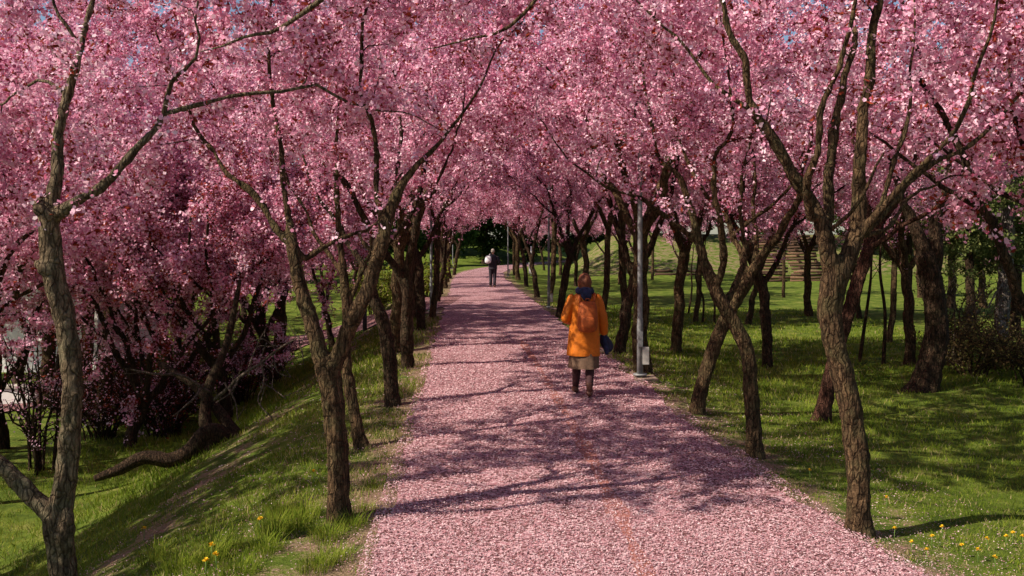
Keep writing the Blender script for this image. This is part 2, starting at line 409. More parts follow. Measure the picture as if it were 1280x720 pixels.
# ------------------------------------------------------------------ blossom trees
def flowers(cen, out_dir, size, rng, sides=5, leaf=0.08):
    n = len(cen)
    nrm = rng.normal(0, 1, (n, 3)) + out_dir * 0.9 + np.array([0, 0, 0.25]); nrm /= np.linalg.norm(nrm, axis=1)[:, None]
    a = rng.normal(0, 1, (n, 3)); t = a - nrm * (a * nrm).sum(1)[:, None]; t /= np.linalg.norm(t, axis=1)[:, None]
    b = np.cross(nrm, t)
    s = size * np.clip(rng.lognormal(-.03, 0.28, n), 0.45, 1.4)
    tint = 0.10 + 0.9 * np.clip(rng.beta(1.6, 1.6, n), 0, 1)
    pn = vnoise(cen[:, 0] * 1.9 + cen[:, 2] * .7, cen[:, 1] * 1.9 - cen[:, 2] * 1.3, 61) * .6 + vnoise(cen[:, 0] * 4.5, cen[:, 1] * 2 + cen[:, 2] * 4.5, 63) * .4
    tint = np.clip(tint + (vnoise(cen[:, 0] * 1.2, cen[:, 1] * 1.2 + cen[:, 2] * 1.6, 67) - .5) * .35, .11, 1.0)
    lf = rng.random(n) < leaf * np.clip(.35 + 4.5 * (pn - .47), .25, 2.8); tint[lf] = rng.uniform(0, 0.075, lf.sum())
    V = np.zeros((n, sides, 3)); ang = np.linspace(0, 2 * math.pi, sides, endpoint=False)
    for k in range(sides):
        r = s * rng.uniform(0.75, 1.15, n)
        ra = np.where(lf, r * 1.5, r); rb = np.where(lf, r * 0.65, r)
        V[:, k] = cen + t * (ra * math.cos(ang[k]))[:, None] + b * (rb * math.sin(ang[k]))[:, None] + nrm * (s * rng.uniform(-0.1, 0.35, n))[:, None]
    return V.reshape(-1, 3), np.arange(n * sides).reshape(n, sides), tint

def in_blobs(blobs, n, rng):
    vol = np.array([b[1][0] * b[1][1] * b[1][2] for b in blobs]); k = rng.choice(len(blobs), n, p=vol / vol.sum())
    d = rng.normal(0, 1, (n, 3)); d /= np.linalg.norm(d, axis=1)[:, None]
    r = rng.uniform(0.08, 1, n) ** (1 / 2.4)
    c = np.array([b[0] for b in blobs], float)[k]; e = np.array([b[1] for b in blobs], float)[k]
    return c + d * e * r[:, None]

CLOUD = bpy.data.textures.new('bark_lumps', 'CLOUDS'); CLOUD.noise_scale = 0.11; CLOUD.noise_depth = 3
def fuse(o, vox, disp=0.03):
    """melts the limbs of a trunk into one surface with lumps, and keeps the result as plain mesh"""
    a = o.modifiers.new('r', 'REMESH'); a.mode = 'VOXEL'; a.voxel_size = vox; a.use_smooth_shade = True
    b = o.modifiers.new('s', 'SMOOTH'); b.iterations = 3; b.factor = 0.5
    d = o.modifiers.new('d', 'DISPLACE'); d.texture = CLOUD; d.texture_coords = 'LOCAL'; d.strength = disp; d.mid_level = 0.5
    dg = bpy.context.evaluated_depsgraph_get(); me = bpy.data.meshes.new_from_object(o.evaluated_get(dg))
    o.modifiers.clear(); old = o.data; o.data = me
    if not me.materials: me.materials.append(old.materials[0])
    me.polygons.foreach_set('use_smooth', np.ones(len(me.polygons), bool))
    return o

def build_tree(root, base, limbs, blobs, seed, n_tips=240, n_fl=26000, size=0.021, sides=5, leaf=0.19,
               bark_m=None, leaf_m=None, keep_clear=3.5, spread=0.085, attach_z=1.2, part='crown', trunk_sides=14, slim=1.0, bare=0.0, bare_z=99.0, gap=None):
    """limbs: polylines of (x, y, z, r), first = trunk, all in world space; base = the Empty's place"""
    rng = np.random.default_rng(seed); base = np.asarray(base, float)
    bark_m = bark_m or M['bark']; leaf_m = leaf_m or M['blossom']
    cs = []; od = []; tm = MB(); bm_ = MB(); pos = []; rad = []; dirs = []; thick = 0.016 if keep_clear else 0.024
    for i, l in enumerate(limbs):
        q = smooth_poly(l, 0.07 if i == 0 else 0.10)
        if i > 0:
            w = rng.normal(0, 1, (len(q) // 3 + 3, 3)); tt = np.linspace(0, len(w) - 1.001, len(q)); i0 = tt.astype(int); fr = (tt - i0)[:, None]
            w = w[i0] * (1 - fr) + w[i0 + 1] * fr
            q[:, :3] += (w * 0.022 + np.cumsum(rng.normal(0, 0.007, (len(q), 3)), 0)) * np.minimum(1, np.arange(len(q)) / 5.0)[:, None]
        else:
            e = q[-1] - q[-2]; e = e[:3] / np.linalg.norm(e[:3]); r_ = q[-1, 3]
            q = np.vstack([q, [*(q[-1, :3] + e * r_ * .5), r_ * .72], [*(q[-1, :3] + e * r_ * .85), r_ * .3]])
        q[:, 3] *= slim
        if i == 0:   # root flare
            h = q[:, 2] - q[0, 2]; q[:, 3] *= 1 + 0.55 * np.exp(-h / 0.09) + 0.06 * rng.normal(0, 1, len(q)).cumsum() * 0.06
        n = trunk_sides if i == 0 else (10 if q[0, 3] > 0.04 else 7)
        cut = len(q)
        if i > 0:
            thin = np.where(q[:, 3] < thick)[0]; cut = int(thin[0]) + 1 if len(thin) else len(q)
            if cut < 4: cut = 0
        if cut: tm.tube(q[:cut, :3] - base, np.maximum(q[:cut, 3], 0.004), n, 0.09 if i == 0 else 0.06, rng)
        if cut < len(q) - 1: bm_.tube(q[max(0, cut - 2):, :3] - base, np.maximum(q[max(0, cut - 2):, 3], 0.003), 6, 0.05, rng)
        d = np.gradient(q[:, :3], axis=0); d /= np.linalg.norm(d, axis=1)[:, None] + 1e-9
        ok = q[:, 2] - base[2] > attach_z
        for r_ in q[(q[:, 2] - base[2] > attach_z + .25) & (q[:, 3] < .05)]:
            if rng.random() < .55:
                o = rng.normal(0, 1, (9, 3)); o /= np.linalg.norm(o, axis=1)[:, None]; cs.append(r_[:3] + o * (r_[3] + rng.uniform(.01, .10, (9, 1)))); od.append(o)
        pos += list(q[ok, :3]); rad += list(q[ok, 3]); dirs += list(d[ok])
    fuse(tm.build('trunk', bark_m, root), 0.013 if keep_clear else 0.022)
    att = in_blobs(blobs, n_tips, rng)
    att = att[np.linalg.norm(att - np.array([0, 0, CH]), axis=1) > keep_clear]
    if gap is not None: att = att[~gap(att)]
    P0 = np.array(pos)
    att = att[np.argsort(np.min(np.linalg.norm(att[:, None] - P0[None, ::4], axis=2), axis=1))]
    cap_n = len(pos) + len(att) * 40
    PA = np.zeros((cap_n, 3)); n0 = len(pos); PA[:n0] = P0; RA = np.zeros(cap_n); RA[:n0] = rad; DA = np.zeros((cap_n, 3)); DA[:n0] = dirs
    for a in att:
        dv = a - PA[:n0]; d = np.linalg.norm(dv, axis=1)
        cost = d + 0.55 * np.maximum(0, PA[:n0, 2] - a[2]) - 0.25 * (dv * DA[:n0]).sum(1)
        j = int(np.argmin(cost)); L = d[j]
        if L < 0.08: continue
        s0 = PA[j]; d0 = DA[j] * 0.7 + rng.normal(0, 0.25, 3); m = max(4, min(38, int(L / 0.11)))
        t = np.linspace(0, 1, m)[:, None]
        c1 = s0 + d0 * L * 0.38; c2 = a - (a - s0) * 0.25 + np.array([0, 0, -0.05 * L]) + rng.normal(0, 0.09 * L, 3)
        q = s0 * (1 - t) ** 3 + 3 * c1 * t * (1 - t) ** 2 + 3 * c2 * t * t * (1 - t) + a * t ** 3
        q[1:-1] += rng.normal(0, 0.012, (m - 2, 3))
        r0 = min(0.72 * RA[j], 0.005 + 0.011 * L); rr = np.linspace(r0, 0.0028, m)
        bm_.tube(q - base, rr, 5 if r0 > 0.012 else 3, 0, None, False)
        dd = np.gradient(q, axis=0); dd /= np.linalg.norm(dd, axis=1)[:, None] + 1e-9
        k = m - 1
        if n0 + k < cap_n:
            PA[n0:n0 + k] = q[1:]; RA[n0:n0 + k] = rr[1:]; DA[n0:n0 + k] = dd[1:]; n0 += k
        if rng.random() < bare * (1.0 if a[2] - base[2] < bare_z else 0.1): continue
        nf = max(3, int(100 * (0.35 + min(L, 1.6))))
        tt = rng.uniform(0.12, 1.04, nf) ** 0.8 * (m - 1); i0 = np.clip(tt.astype(int), 0, m - 2); fr = (tt - i0)[:, None]
        c = q[i0] * (1 - fr) + q[i0 + 1] * fr
        o = rng.normal(0, 1, (nf, 3)); o /= np.linalg.norm(o, axis=1)[:, None]
        cs.append(c + o * (np.abs(rng.normal(0, spread, nf)))[:, None]); od.append(o)
    tag(bm_.build('branches', bark_m, root), kind='stuff')
    cs = np.vstack(cs); od = np.vstack(od)
    # flowers sit in little clusters of one to nine
    nc = n_fl // 5; k = rng.choice(len(cs), nc, nc > len(cs)); rep = np.clip(rng.poisson(5, nc), 1, 9); k = np.repeat(k, rep)
    cen = cs[k] + np.repeat(rng.normal(0, 0.012, (nc, 3)), rep, 0) + rng.normal(0, 1.25 * size, (len(k), 3)); od = od[k]
    ok = np.linalg.norm(cen - np.array([0, 0, CH]), axis=1) > keep_clear - 0.3
    cen = cen[ok]; od = od[ok]
    v, f, tint = flowers(cen - base, od, size, rng, sides, leaf)
    me = mesh_np('crown', v, f, (leaf_m,), False); attr(me, 'tint', tint)
    link(part, me, root)
    return root

def limb(rows, Y):
    """rows of (u, v, dY, r): a limb of the photograph at distance Y + dY"""
    return [tuple(P(u, v, Y + dy)) + (r,) for u, v, dy, r in rows]

def sunlane(feet, z0=.5, z1=3.0, w=.5):
    """True for points that stand between these trunks and the sun: the open lanes in the near crown"""
    ts = np.array(tosun)
    def f(p):
        hit = np.zeros(len(p), bool)
        for x, y in feet:
            k = (p[:, 0] - x) * ts[0] + (p[:, 1] - y) * ts[1]; k = k / (ts[0] ** 2 + ts[1] ** 2); off = np.abs((p[:, 0] - x) * ts[1] - (p[:, 1] - y) * ts[0]) / math.hypot(ts[0], ts[1])
            zz = p[:, 2] - k * ts[2]; hit |= (k > .3) & (off < w) & (zz > z0) & (zz < z1)
        return hit
    return f

# ---- the near trees, limb by limb
GRP_B = 'blossoming plum trees in the row on the bank side of the path'
GRP_L = 'blossoming plum trees in the row between the path and the lawn'

b = np.array([*P(92, 0, 5.9)[:2], 0]); b[2] = gz(b[0], b[1]); vb = HZ + (CH - b[2]) * F / 5.9
t = thing('plum_tree', 'rough pale-barked plum tree rooted down the grassy bank with low side limb and fork above', 'tree', b)
build_tree(t, b, [
    limb([(92, vb + 12, 0, .115), (84, 740, 0, .10), (76, 690, 0, .105), (72, 650, 0, .112), (80, 610, 0, .088), (88, 540, 0, .080), (90, 460, 0, .083), (80, 400, 0, .085), (68, 350, 0, .082), (63, 300, 0, .078), (62, 262, 0, .082)], 5.9),
    limb([(62, 268, 0, .07), (66, 225, 0, .052), (76, 170, .05, .045), (82, 120, .1, .040), (92, 70, .15, .030), (106, 20, .2, .024), (118, -40, .3, .018), (110, -120, .3, .010)], 5.9),
    limb([(66, 272, 0, .055), (95, 255, -.05, .045), (130, 232, -.05, .040), (160, 200, 0, .036), (185, 165, .05, .032), (205, 140, .1, .028)], 5.9),
    limb([(203, 143, .1, .025), (240, 135, .15, .022), (290, 126, .25, .020), (350, 118, .4, .016), (420, 124, .6, .012), (490, 138, .8, .007), (540, 165, 1.0, .004)], 5.9),
    limb([(205, 142, .1, .020), (212, 105, .1, .017), (232, 85, 0, .012), (246, 40, -.1, .009), (244, -30, -.2, .006)], 5.9),
    limb([(74, 655, 0, .085), (45, 625, 0, .070), (10, 592, 0, .066), (-40, 545, .1, .060), (-90, 470, .2, .052), (-120, 370, .3, .044), (-130, 230, .4, .034), (-110, 60, .5, .02)], 5.9),
    limb([(100, 58, .15, .014), (85, 30, .1, .016), (66, 0, .1, .012), (52, -50, 0, .008)], 5.9),
    limb([(84, 118, .1, .016), (50, 100, .3, .013), (0, 130, .6, .009), (-60, 110, .9, .005)], 5.9),
    limb([(62, 275, -.03, .05), (57, 266, -.04, .055), (54, 259, -.05, .045), (52, 254, -.06, .025)], 5.9),
    limb([(72, 705, .0, .06), (80, 682, -.035, .07), (82, 662, -.04, .07), (76, 640, -.02, .05), (66, 632, -.02, .04)], 5.9),
    limb([(64, 345, -.02, .05), (54, 338, -.06, .045), (48, 326, -.08, .03), (45, 318, -.09, .02)], 5.9),
    limb([(250, 65, .2, .004), (290, 55, 0, .010), (340, 38, -.2, .014), (400, 5, -.4, .018), (470, -60, -.6, .02)], 5.9),
], [((-3.2, 6.6, 4.3), (2.2, 1.6, 1.5)), ((-1.5, 6.9, 4.0), (1.2, 1.0, 0.8)), ((-3.6, 7.0, 2.9), (1.0, 0.9, 0.7)), ((-4.4, 8.2, 5.0), (1.7, 1.2, 1.1))], 11, slim=.84,
    gap=sunlane([(-3.0, 5.9), (-1.4, 7.0)]), bark_m=M['bark_pale'], n_tips=350, n_fl=48000, size=.0145, attach_z=2.2, keep_clear=4.4)

b = G(425, 650)
t = thing('plum_tree', 'sturdy plum tree on the path verge whose trunk splits low into two thick limbs', 'tree', b, GRP_B); Y = b[1]
build_tree(t, b, [
    limb([(425, 662, 0, .105), (424, 620, 0, .100), (421, 560, 0, .098), (416, 500, 0, .104), (408, 455, 0, .112)], Y),
    limb([(408, 465, 0, .09), (394, 425, 0, .078), (384, 380, .05, .072), (379, 345, .08, .068), (375, 312, .1, .064), (372, 270, .15, .04), (362, 230, .2, .03), (350, 150, .3, .022), (345, 40, .4, .015), (350, -80, .4, .008)], Y),
    limb([(376, 320, .1, .045), (352, 292, .1, .038), (325, 258, .15, .033), (295, 226, .2, .030), (265, 195, .3, .022), (225, 120, .4, .014), (190, 30, .5, .008)], Y),
    limb([(380, 325, .1, .03), (410, 306, .2, .024), (440, 296, .3, .020), (470, 280, .5, .014), (500, 255, .8, .008)], Y),
    limb([(412, 468, 0, .085), (432, 425, 0, .075), (450, 385, -.05, .07), (462, 345, -.05, .068), (474, 305, -.05, .062), (482, 262, 0, .055), (498, 222, .05, .038), (520, 205, .1, .028), (548, 180, .2, .018), (590, 120, .3, .012), (650, 30, .4, .007)], Y),
    limb([(478, 285, -.05, .045), (472, 240, .1, .035), (470, 180, .2, .028), (462, 100, .3, .022), (470, 20, .3, .014), (500, -80, .3, .007)], Y),
    limb([(530, 62, -.7, .004), (570, 55, -.8, .008), (612, 48, -.9, .012), (655, 26, -1.0, .014), (690, -20, -1.0, .016), (720, -90, -1.0, .018)], Y),
    limb([(470, 320, 0, .022), (452, 300, .1, .02), (440, 285, .2, .014)], Y),
], [((-1.7, Y + .6, 4.5), (2.1, 1.8, 1.6)), ((-2.6, Y + .8, 3.3), (1.2, 1.0, 0.7)), ((-.2, Y + .6, 4.6), (1.3, 1.2, 1.0))], 12, slim=.84,
    n_tips=320, n_fl=46000, size=.015, attach_z=1.9, keep_clear=4.5)

b = G(1075, 668)
t = thing('plum_tree', 'tall curved plum tree with five spreading limbs standing at the lawn edge of the path', 'tree', b, GRP_L); Y = b[1]
build_tree(t, b, [
    limb([(1075, 680, 0, .108), (1074, 640, 0, .100), (1072, 580, 0, .098), (1065, 520, 0, .095), (1052, 462, 0, .092), (1040, 415, 0, .094), (1038, 372, 0, .100), (1046, 335, 0, .108)], Y),
    limb([(1042, 350, 0, .085), (1028, 300, -.05, .074), (1008, 258, -.1, .062), (985, 215, -.15, .054), (955, 170, -.2, .046), (932, 130, -.25, .038), (918, 85, -.3, .032), (906, 30, -.3, .028), (892, -40, -.3, .02), (870, -150, -.3, .01)], Y),
    limb([(1026, 305, 0, .055), (1040, 255, .1, .052), (1044, 200, .15, .047), (1050, 145, .2, .040), (1064, 75, .25, .03), (1080, -20, .3, .022), (1090, -140, .3, .01)], Y),
    limb([(1014, 275, -.1, .04), (1008, 225, -.3, .036), (1022, 165, -.45, .031), (1030, 120, -.5, .027), (1052, 50, -.6, .02), (1070, -60, -.7, .012)], Y),
    limb([(1050, 345, 0, .085), (1068, 305, 0, .074), (1080, 265, 0, .066), (1080, 215, -.05, .054), (1078, 165, -.05, .050), (1092, 90, -.1, .043), (1108, 10, -.1, .034), (1120, -90, -.1, .02)], Y),
    limb([(1076, 290, .05, .035), (1100, 255, .15, .026), (1112, 200, .25, .022), (1128, 150, .35, .018), (1136, 70, .5, .012), (1130, -30, .6, .007)], Y),
    limb([(1072, 298, 0, .045), (1105, 255, -.1, .034), (1135, 215, -.2, .029), (1175, 180, -.3, .024), (1205, 140, -.4, .019), (1222, 80, -.5, .015), (1240, 10, -.6, .01), (1250, -90, -.7, .006)], Y),
    limb([(1080, 292, .05, .04), (1125, 250, .1, .031), (1165, 210, .15, .026), (1225, 175, .2, .02), (1290, 110, .3, .014), (1370, 30, .4, .008)], Y),
    limb([(1078, 296, .1, .03), (1112, 285, .3, .024), (1140, 255, .5, .019), (1180, 235, .8, .012), (1240, 215, 1.2, .006)], Y),
    limb([(935, 135, -.25, .02), (900, 110, -.1, .016), (850, 60, .1, .012), (790, 0, .3, .008), (720, -60, .4, .004)], Y),
    limb([(1022, 300, 0, .02), (1060, 270, -.2, .017), (1092, 228, -.35, .014), (1112, 195, -.5, .008)], Y),
], [((3.0, Y + .6, 4.5), (2.4, 1.7, 1.6)), ((4.3, Y + .9, 3.6), (1.3, 1.1, 0.7)), ((1.1, Y + .5, 4.5), (1.2, 1.2, 0.9))], 13, slim=.84,
    n_tips=330, n_fl=46000, size=.015, attach_z=2.4, keep_clear=4.5)

b = G(943, 571)
t = thing('plum_tree', 'plum tree bending sharply towards the path, its trunk crossing in front of a leaning neighbour', 'tree', b, GRP_L); Y = b[1]
build_tree(t, b, [
    limb([(944, 580, 0, .10), (942, 540, 0, .093), (939, 490, 0, .090), (934, 440, 0, .088), (918, 405, 0, .084), (898, 372, 0, .078), (888, 345, 0, .072)], Y),
    limb([(892, 360, 0, .07), (880, 325, .05, .058), (870, 290, .1, .05), (862, 250, .15, .042), (845, 210, .2, .034), (828, 180, .3, .028), (812, 110, .4, .02), (800, 20, .5, .012)], Y),
    limb([(874, 305, .1, .045), (850, 285, .0, .038), (825, 268, -.1, .034), (795, 250, -.3, .026), (760, 235, -.5, .018), (715, 200, -.7, .011), (670, 140, -.8, .006)], Y),
    limb([(893, 362, 0, .05), (906, 330, -.1, .045), (900, 290, -.2, .04), (886, 250, -.3, .033), (892, 200, -.4, .028), (912, 165, -.5, .022), (905, 80, -.6, .014), (900, -20, -.7, .007)], Y),
    limb([(905, 385, 0, .045), (925, 345, .15, .04), (930, 305, .3, .036), (928, 260, .4, .03), (940, 180, .6, .022), (960, 80, .8, .012)], Y),
], [((1.9, Y + .5, 4.2), (2.0, 1.8, 1.7)), ((.9, Y + .3, 3.6), (1.1, 1.1, .8)), ((.6, Y + .6, 5.0), (1.4, 1.2, .9))], 14, slim=.84, n_tips=270, n_fl=38000, attach_z=1.9, size=.016, sides=4)

b = G(872, 517)
t = thing('plum_tree', 'plum tree leaning out over the lawn, its trunk passing behind the bent tree', 'tree', b, GRP_L); Y = b[1]
build_tree(t, b, [
    limb([(870, 526, 0, .12), (876, 490, 0, .108), (888, 450, 0, .105), (902, 412, 0, .10), (918, 378, 0, .10), (935, 350, 0, .10)], Y),
    limb([(928, 362, 0, .085), (950, 328, 0, .075), (968, 302, -.1, .07), (985, 276, -.2, .06), (1002, 245, -.3, .045), (1010, 190, -.4, .03), (1030, 90, -.5, .018), (1040, -20, -.6, .008)], Y),
    limb([(930, 358, 0, .06), (928, 320, .1, .055), (915, 295, .15, .048), (905, 270, .2, .042), (880, 240, .3, .034), (850, 180, .4, .024), (830, 90, .5, .013)], Y),
    limb([(916, 296, .15, .034), (940, 272, .1, .034), (965, 250, 0, .028), (990, 228, -.2, .02), (1010, 180, -.3, .012)], Y),
    limb([(935, 352, .05, .045), (945, 310, .2, .04), (942, 270, .4, .036), (945, 200, .6, .026), (950, 100, .8, .014)], Y),
], [((3.2, Y + .4, 4.4), (2.1, 2.0, 1.8)), ((1.8, Y + .8, 4.4), (1.3, 1.3, 1.3))], 15, slim=.84, n_tips=270, n_fl=36000, attach_z=2.0, size=.017, sides=4)

b = G(490, 507)
t = thing('plum_tree', 'slim dark plum tree on the bank verge leaning back behind the twin-limbed tree', 'tree', b, GRP_B); Y = b[1]
build_tree(t, b, [
    limb([(492, 514, 0, .10), (489, 480, 0, .09), (486, 440, 0, .09), (478, 400, 0, .085), (466, 372, 0, .08), (462, 345, 0, .075)], Y),
    limb([(464, 352, 0, .07), (470, 310, 0, .06), (484, 270, .1, .05), (496, 230, .2, .04), (500, 150, .3, .026), (490, 50, .4, .014)], Y),
    limb([(466, 360, 0, .05), (450, 325, .1, .042), (430, 290, .2, .034), (400, 240, .4, .024), (370, 160, .5, .014)], Y),
    limb([(474, 320, 0, .04), (500, 290, -.1, .034), (530, 255, -.2, .026), (560, 200, -.3, .018), (580, 120, -.3, .01)], Y),
], [((-2.0, Y + .4, 4.3), (2.1, 2.0, 1.8)), ((-.3, Y + .4, 4.9), (1.5, 1.4, 1.3))], 16, n_tips=270, n_fl=36000, attach_z=2.0, size=.0175, sides=4, bark_m=M['bark_dark'])

b = G(452, 560)
t = thing('plum_tree', 'thin young plum tree on the bank half hidden by the twin-limbed tree', 'tree', b, GRP_B); Y = b[1]
build_tree(t, b, [
    limb([(454, 568, 0, .075), (446, 530, 0, .065), (438, 490, 0, .062), (432, 440, 0, .058), (434, 400, 0, .052), (430, 350, .05, .045), (424, 290, .1, .036), (420, 200, .2, .024), (425, 100, .3, .012)], Y),
    limb([(433, 395, 0, .034), (450, 350, .1, .028), (470, 290, .2, .02), (500, 210, .3, .01)], Y),
    limb([(430, 345, .05, .03), (400, 300, .2, .024), (370, 240, .4, .016), (340, 170, .6, .008)], Y),
], [((-2.0, Y + .6, 4.0), (1.5, 1.4, 1.3))], 17, n_tips=130, n_fl=14000, attach_z=1.9, size=.018, sides=4, bark_m=M['bark'])

b = G(1030, 525)
t = thing('plum_tree', 'reddish-barked plum tree leaning on the lawn behind the tall curved tree', 'tree', b); Y = b[1]
build_tree(t, b, [
    limb([(1026, 532, 0, .13), (1034, 490, 0, .115), (1046, 440, 0, .11), (1058, 400, 0, .105), (1070, 360, 0, .10), (1084, 315, 0, .09)], Y),
    limb([(1080, 328, 0, .07), (1100, 280, .1, .06), (1130, 235, .2, .045), (1150, 170, .3, .03), (1160, 80, .4, .016)], Y),
    limb([(1082, 322, 0, .06), (1082, 270, .2, .05), (1070, 210, .4, .038), (1060, 130, .6, .024), (1050, 30, .7, .012)], Y),
    limb([(1086, 312, 0, .045), (1130, 280, -.2, .038), (1180, 245, -.4, .028), (1220, 180, -.6, .016)], Y),
], [((5.1, Y + .4, 4.6), (2.3, 2.0, 1.7))], 18, slim=.84, n_tips=230, n_fl=30000, attach_z=2.5, size=.0175, sides=4, bark_m=M['bark_red'])

b = G(1155, 489)
t = thing('plum_tree', 'thick dark trunk on the lawn curving up into two parallel stems, bark stripped reddish', 'tree', b); Y = b[1]
build_tree(t, b, [
    limb([(1150, 497, 0, .24), (1158, 470, 0, .205), (1168, 430, 0, .185), (1170, 390, 0, .17), (1164, 350, 0, .165), (1156, 320, 0, .16)], Y),
    limb([(1158, 335, 0, .12), (1152, 300, 0, .11), (1140, 270, .1, .08), (1120, 225, .2, .05), (1110, 150, .3, .03), (1100, 50, .4, .016)], Y),
    limb([(1164, 350, .05, .12), (1168, 310, .05, .11), (1168, 280, .1, .09), (1178, 230, .2, .05), (1190, 150, .4, .03), (1200, 40, .5, .014)], Y),
], [((7.0, Y + .6, 5.0), (2.2, 2.0, 1.6))], 19, n_tips=210, n_fl=24000, attach_z=2.8, size=.019, sides=4, bark_m=M['bark_dark'])

# ---- look-alike trees further off: six kinds, copied
def proto_limbs(rng, fork, top, lean, nl, r):
    x, y = 0.0, 0.0; tr = [(0, 0, -0.12, r * 1.05)]; d = np.array(lean, float)
    for h in np.linspace(0.25, fork, 6):
        x += d[0] * 0.2 + rng.normal(0, .025); y += d[1] * 0.2 + rng.normal(0, .025); tr.append((x, y, h, r * (1 - 0.1 * h / fork)))
    out = [tr]; a0 = rng.uniform(0, 6.28)
    for k in range(nl):
        a = a0 + k * 6.28 / nl + rng.normal(0, .3); sp = rng.uniform(.55, 1.0); z = fork - 0.08; rr = r * rng.uniform(.55, .72)
        px, py = x, y; row = [(px, py, z, rr)]; m = 6
        for i in range(1, m):
            f = i / (m - 1); px += math.cos(a) * sp * .36 + rng.normal(0, .05); py += math.sin(a) * sp * .36 + rng.normal(0, .05)
            z += (top - fork) / (m - 1) * rng.uniform(.75, 1.2); row.append((px, py, z, rr * (1 - .75 * f)))
        out.append(row)
        if rng.random() < .8:
            q = row[2]; a2 = a + rng.choice([-1, 1]) * rng.uniform(.5, 1.1)
            out.append([(q[0], q[1], q[2], q[3] * .7)] + [(q[0] + math.cos(a2) * .4 * i, q[1] + math.sin(a2) * .4 * i, q[2] + .34 * i + rng.normal(0, .05), q[3] * .7 * (1 - .25 * i)) for i in (1, 2, 3)])
    return out

PROTO = {}
def proto(key, seed, fork, top, lean, nl, r, blobs, name='plum_tree', cat='tree', **kw):
    rng = np.random.default_rng(seed); t = thing(name, 'x', cat, (0, 0, 0))
    build_tree(t, (0, 0, 0), proto_limbs(rng, fork, top, lean, nl, r), blobs, seed, keep_clear=0.0, **kw)
    PROTO[key] = [t, False]; return t
far_kw = dict(slim=.84, n_tips=280, n_fl=42000, size=.0205, sides=4, attach_z=1.7, spread=.13, trunk_sides=10)
proto('a', 31, 1.5, 4.6, (.12, .05), 3, .12, [((0.2, 0, 4.3), (2.3, 2.2, 1.9))], bark_m=M['bark_dark'], **far_kw)
proto('b', 32, 1.9, 4.8, (-.1, .1), 4, .13, [((0, .2, 4.5), (2.4, 2.2, 1.9))], **far_kw)
proto('c', 33, 1.2, 4.4, (.2, -.1), 3, .11, [((.3, 0, 4.1), (2.1, 2.3, 1.8)), ((.9, .3, 3.4), (1.2, 1.2, 1.0))], bark_m=M['bark_dark'], **far_kw)
proto('d', 34, 2.2, 5.2, (.02, .03), 3, .10, [((0, 0, 4.8), (2.0, 2.0, 1.9))], **far_kw)
low_kw = dict(leaf=.32, bare=.9, bare_z=2.5, n_tips=330, n_fl=48000, size=.021, sides=4, attach_z=.7, spread=.14, trunk_sides=10)  # bare low twigs; extra dark leaves put shade into the crown colour
proto('low', 35, .8, 3.6, (.15, .1), 5, .10, [((0, 0, 3.0), (2.4, 2.4, 2.3)), ((0, 0, 1.6), (2.3, 2.3, 1.2))], bark_m=M['bark_dark'], **low_kw)
proto('low2', 36, 1.0, 4.2, (-.1, .2), 5, .11, [((0, 0, 3.6), (2.3, 2.5, 2.4)), ((.4, -.2, 1.9), (2.2, 2.2, 1.3))], bark_m=M['bark_dark'], **low_kw)

def place(key, x, y, label, group, rz=None, sc=1.0, tilt=(0, 0), dz=0.0):
    t, used = PROTO[key]; z = float(gz(x, y)) - 0.02 + dz
    rz = RNG.uniform(0, 6.28) if rz is None else rz
    if not used:
        t.location = (float(x), float(y), z); t.rotation_euler = (tilt[0], tilt[1], rz); t.scale = (sc,) * 3
        PROTO[key][1] = True; t['label'] = label
        if group: t['group'] = group
        return t
    return copy_tree(t, (x, y, z), rz, sc, label, group, tilt)
RNG = np.random.default_rng(5)

ROWB = []; ROWL = []
LB = 'blossoming plum tree farther along the bank-side row of the path'
for (u, v), key in zip(((511, 459), (527, 412), (498, 440), (541, 398), (546, 378), (551, 368), (556, 360), (560, 353), (563, 348), (568, 344)), 'cabdcabdca'):
    p = G(u, v); ROWB.append((p[1], place(key, p[0], p[1], LB, GRP_B, sc=RNG.uniform(1.12, 1.3))))
LL = 'blossoming plum tree farther along the lawn-side row of the path'
for (u, v), key in zip(((806, 468), (772, 442), (755, 398), (700, 397), (735, 376), (688, 378), (672, 372), (658, 358), (648, 350), (643, 344), (720, 360)), 'bcdabdcabdc'):
    p = G(u, v); ROWL.append((p[1], place(key, p[0], p[1], LL, GRP_L, sc=RNG.uniform(1.12, 1.3))))
ROWB.append((25.5, place('d', -2.9, 25.5, LB, GRP_B, sc=1.5))); ROWL.append((26.5, place('d', 3.4, 26.5, LL, GRP_L, sc=1.5)))
ORD = 'first second third fourth fifth sixth seventh eighth ninth tenth eleventh twelfth'.split()
for row, txt in ((ROWB, '%s plum tree of the bank-side row beyond the slim dark leaning one'), (ROWL, '%s plum tree of the lawn-side row beyond the two crossing trunks')):
    for k, (_, o) in enumerate(sorted(row, key=lambda e: e[0])): o['label'] = txt % ORD[k]
def rank_labels(objs, marks, txt):
    """names each look-alike after the landmark it stands closest to"""
    own = {}
    for o in objs:
        d = {k: math.hypot(o.location.x - p[0], o.location.y - p[1]) for k, p in marks.items()}; k = min(d, key=d.get); own.setdefault(k, []).append((d[k], o))
    for k, l in own.items():
        for n, (_, o) in enumerate(sorted(l, key=lambda e: e[0])): o['label'] = txt % ('nearest' if n == 0 else ORD[n] + ' nearest', k)
LAWN = []; LOWS = []
LW = 'blossoming plum tree scattered on the open lawn beyond the rows'
GW = 'plum trees scattered on the lawn'
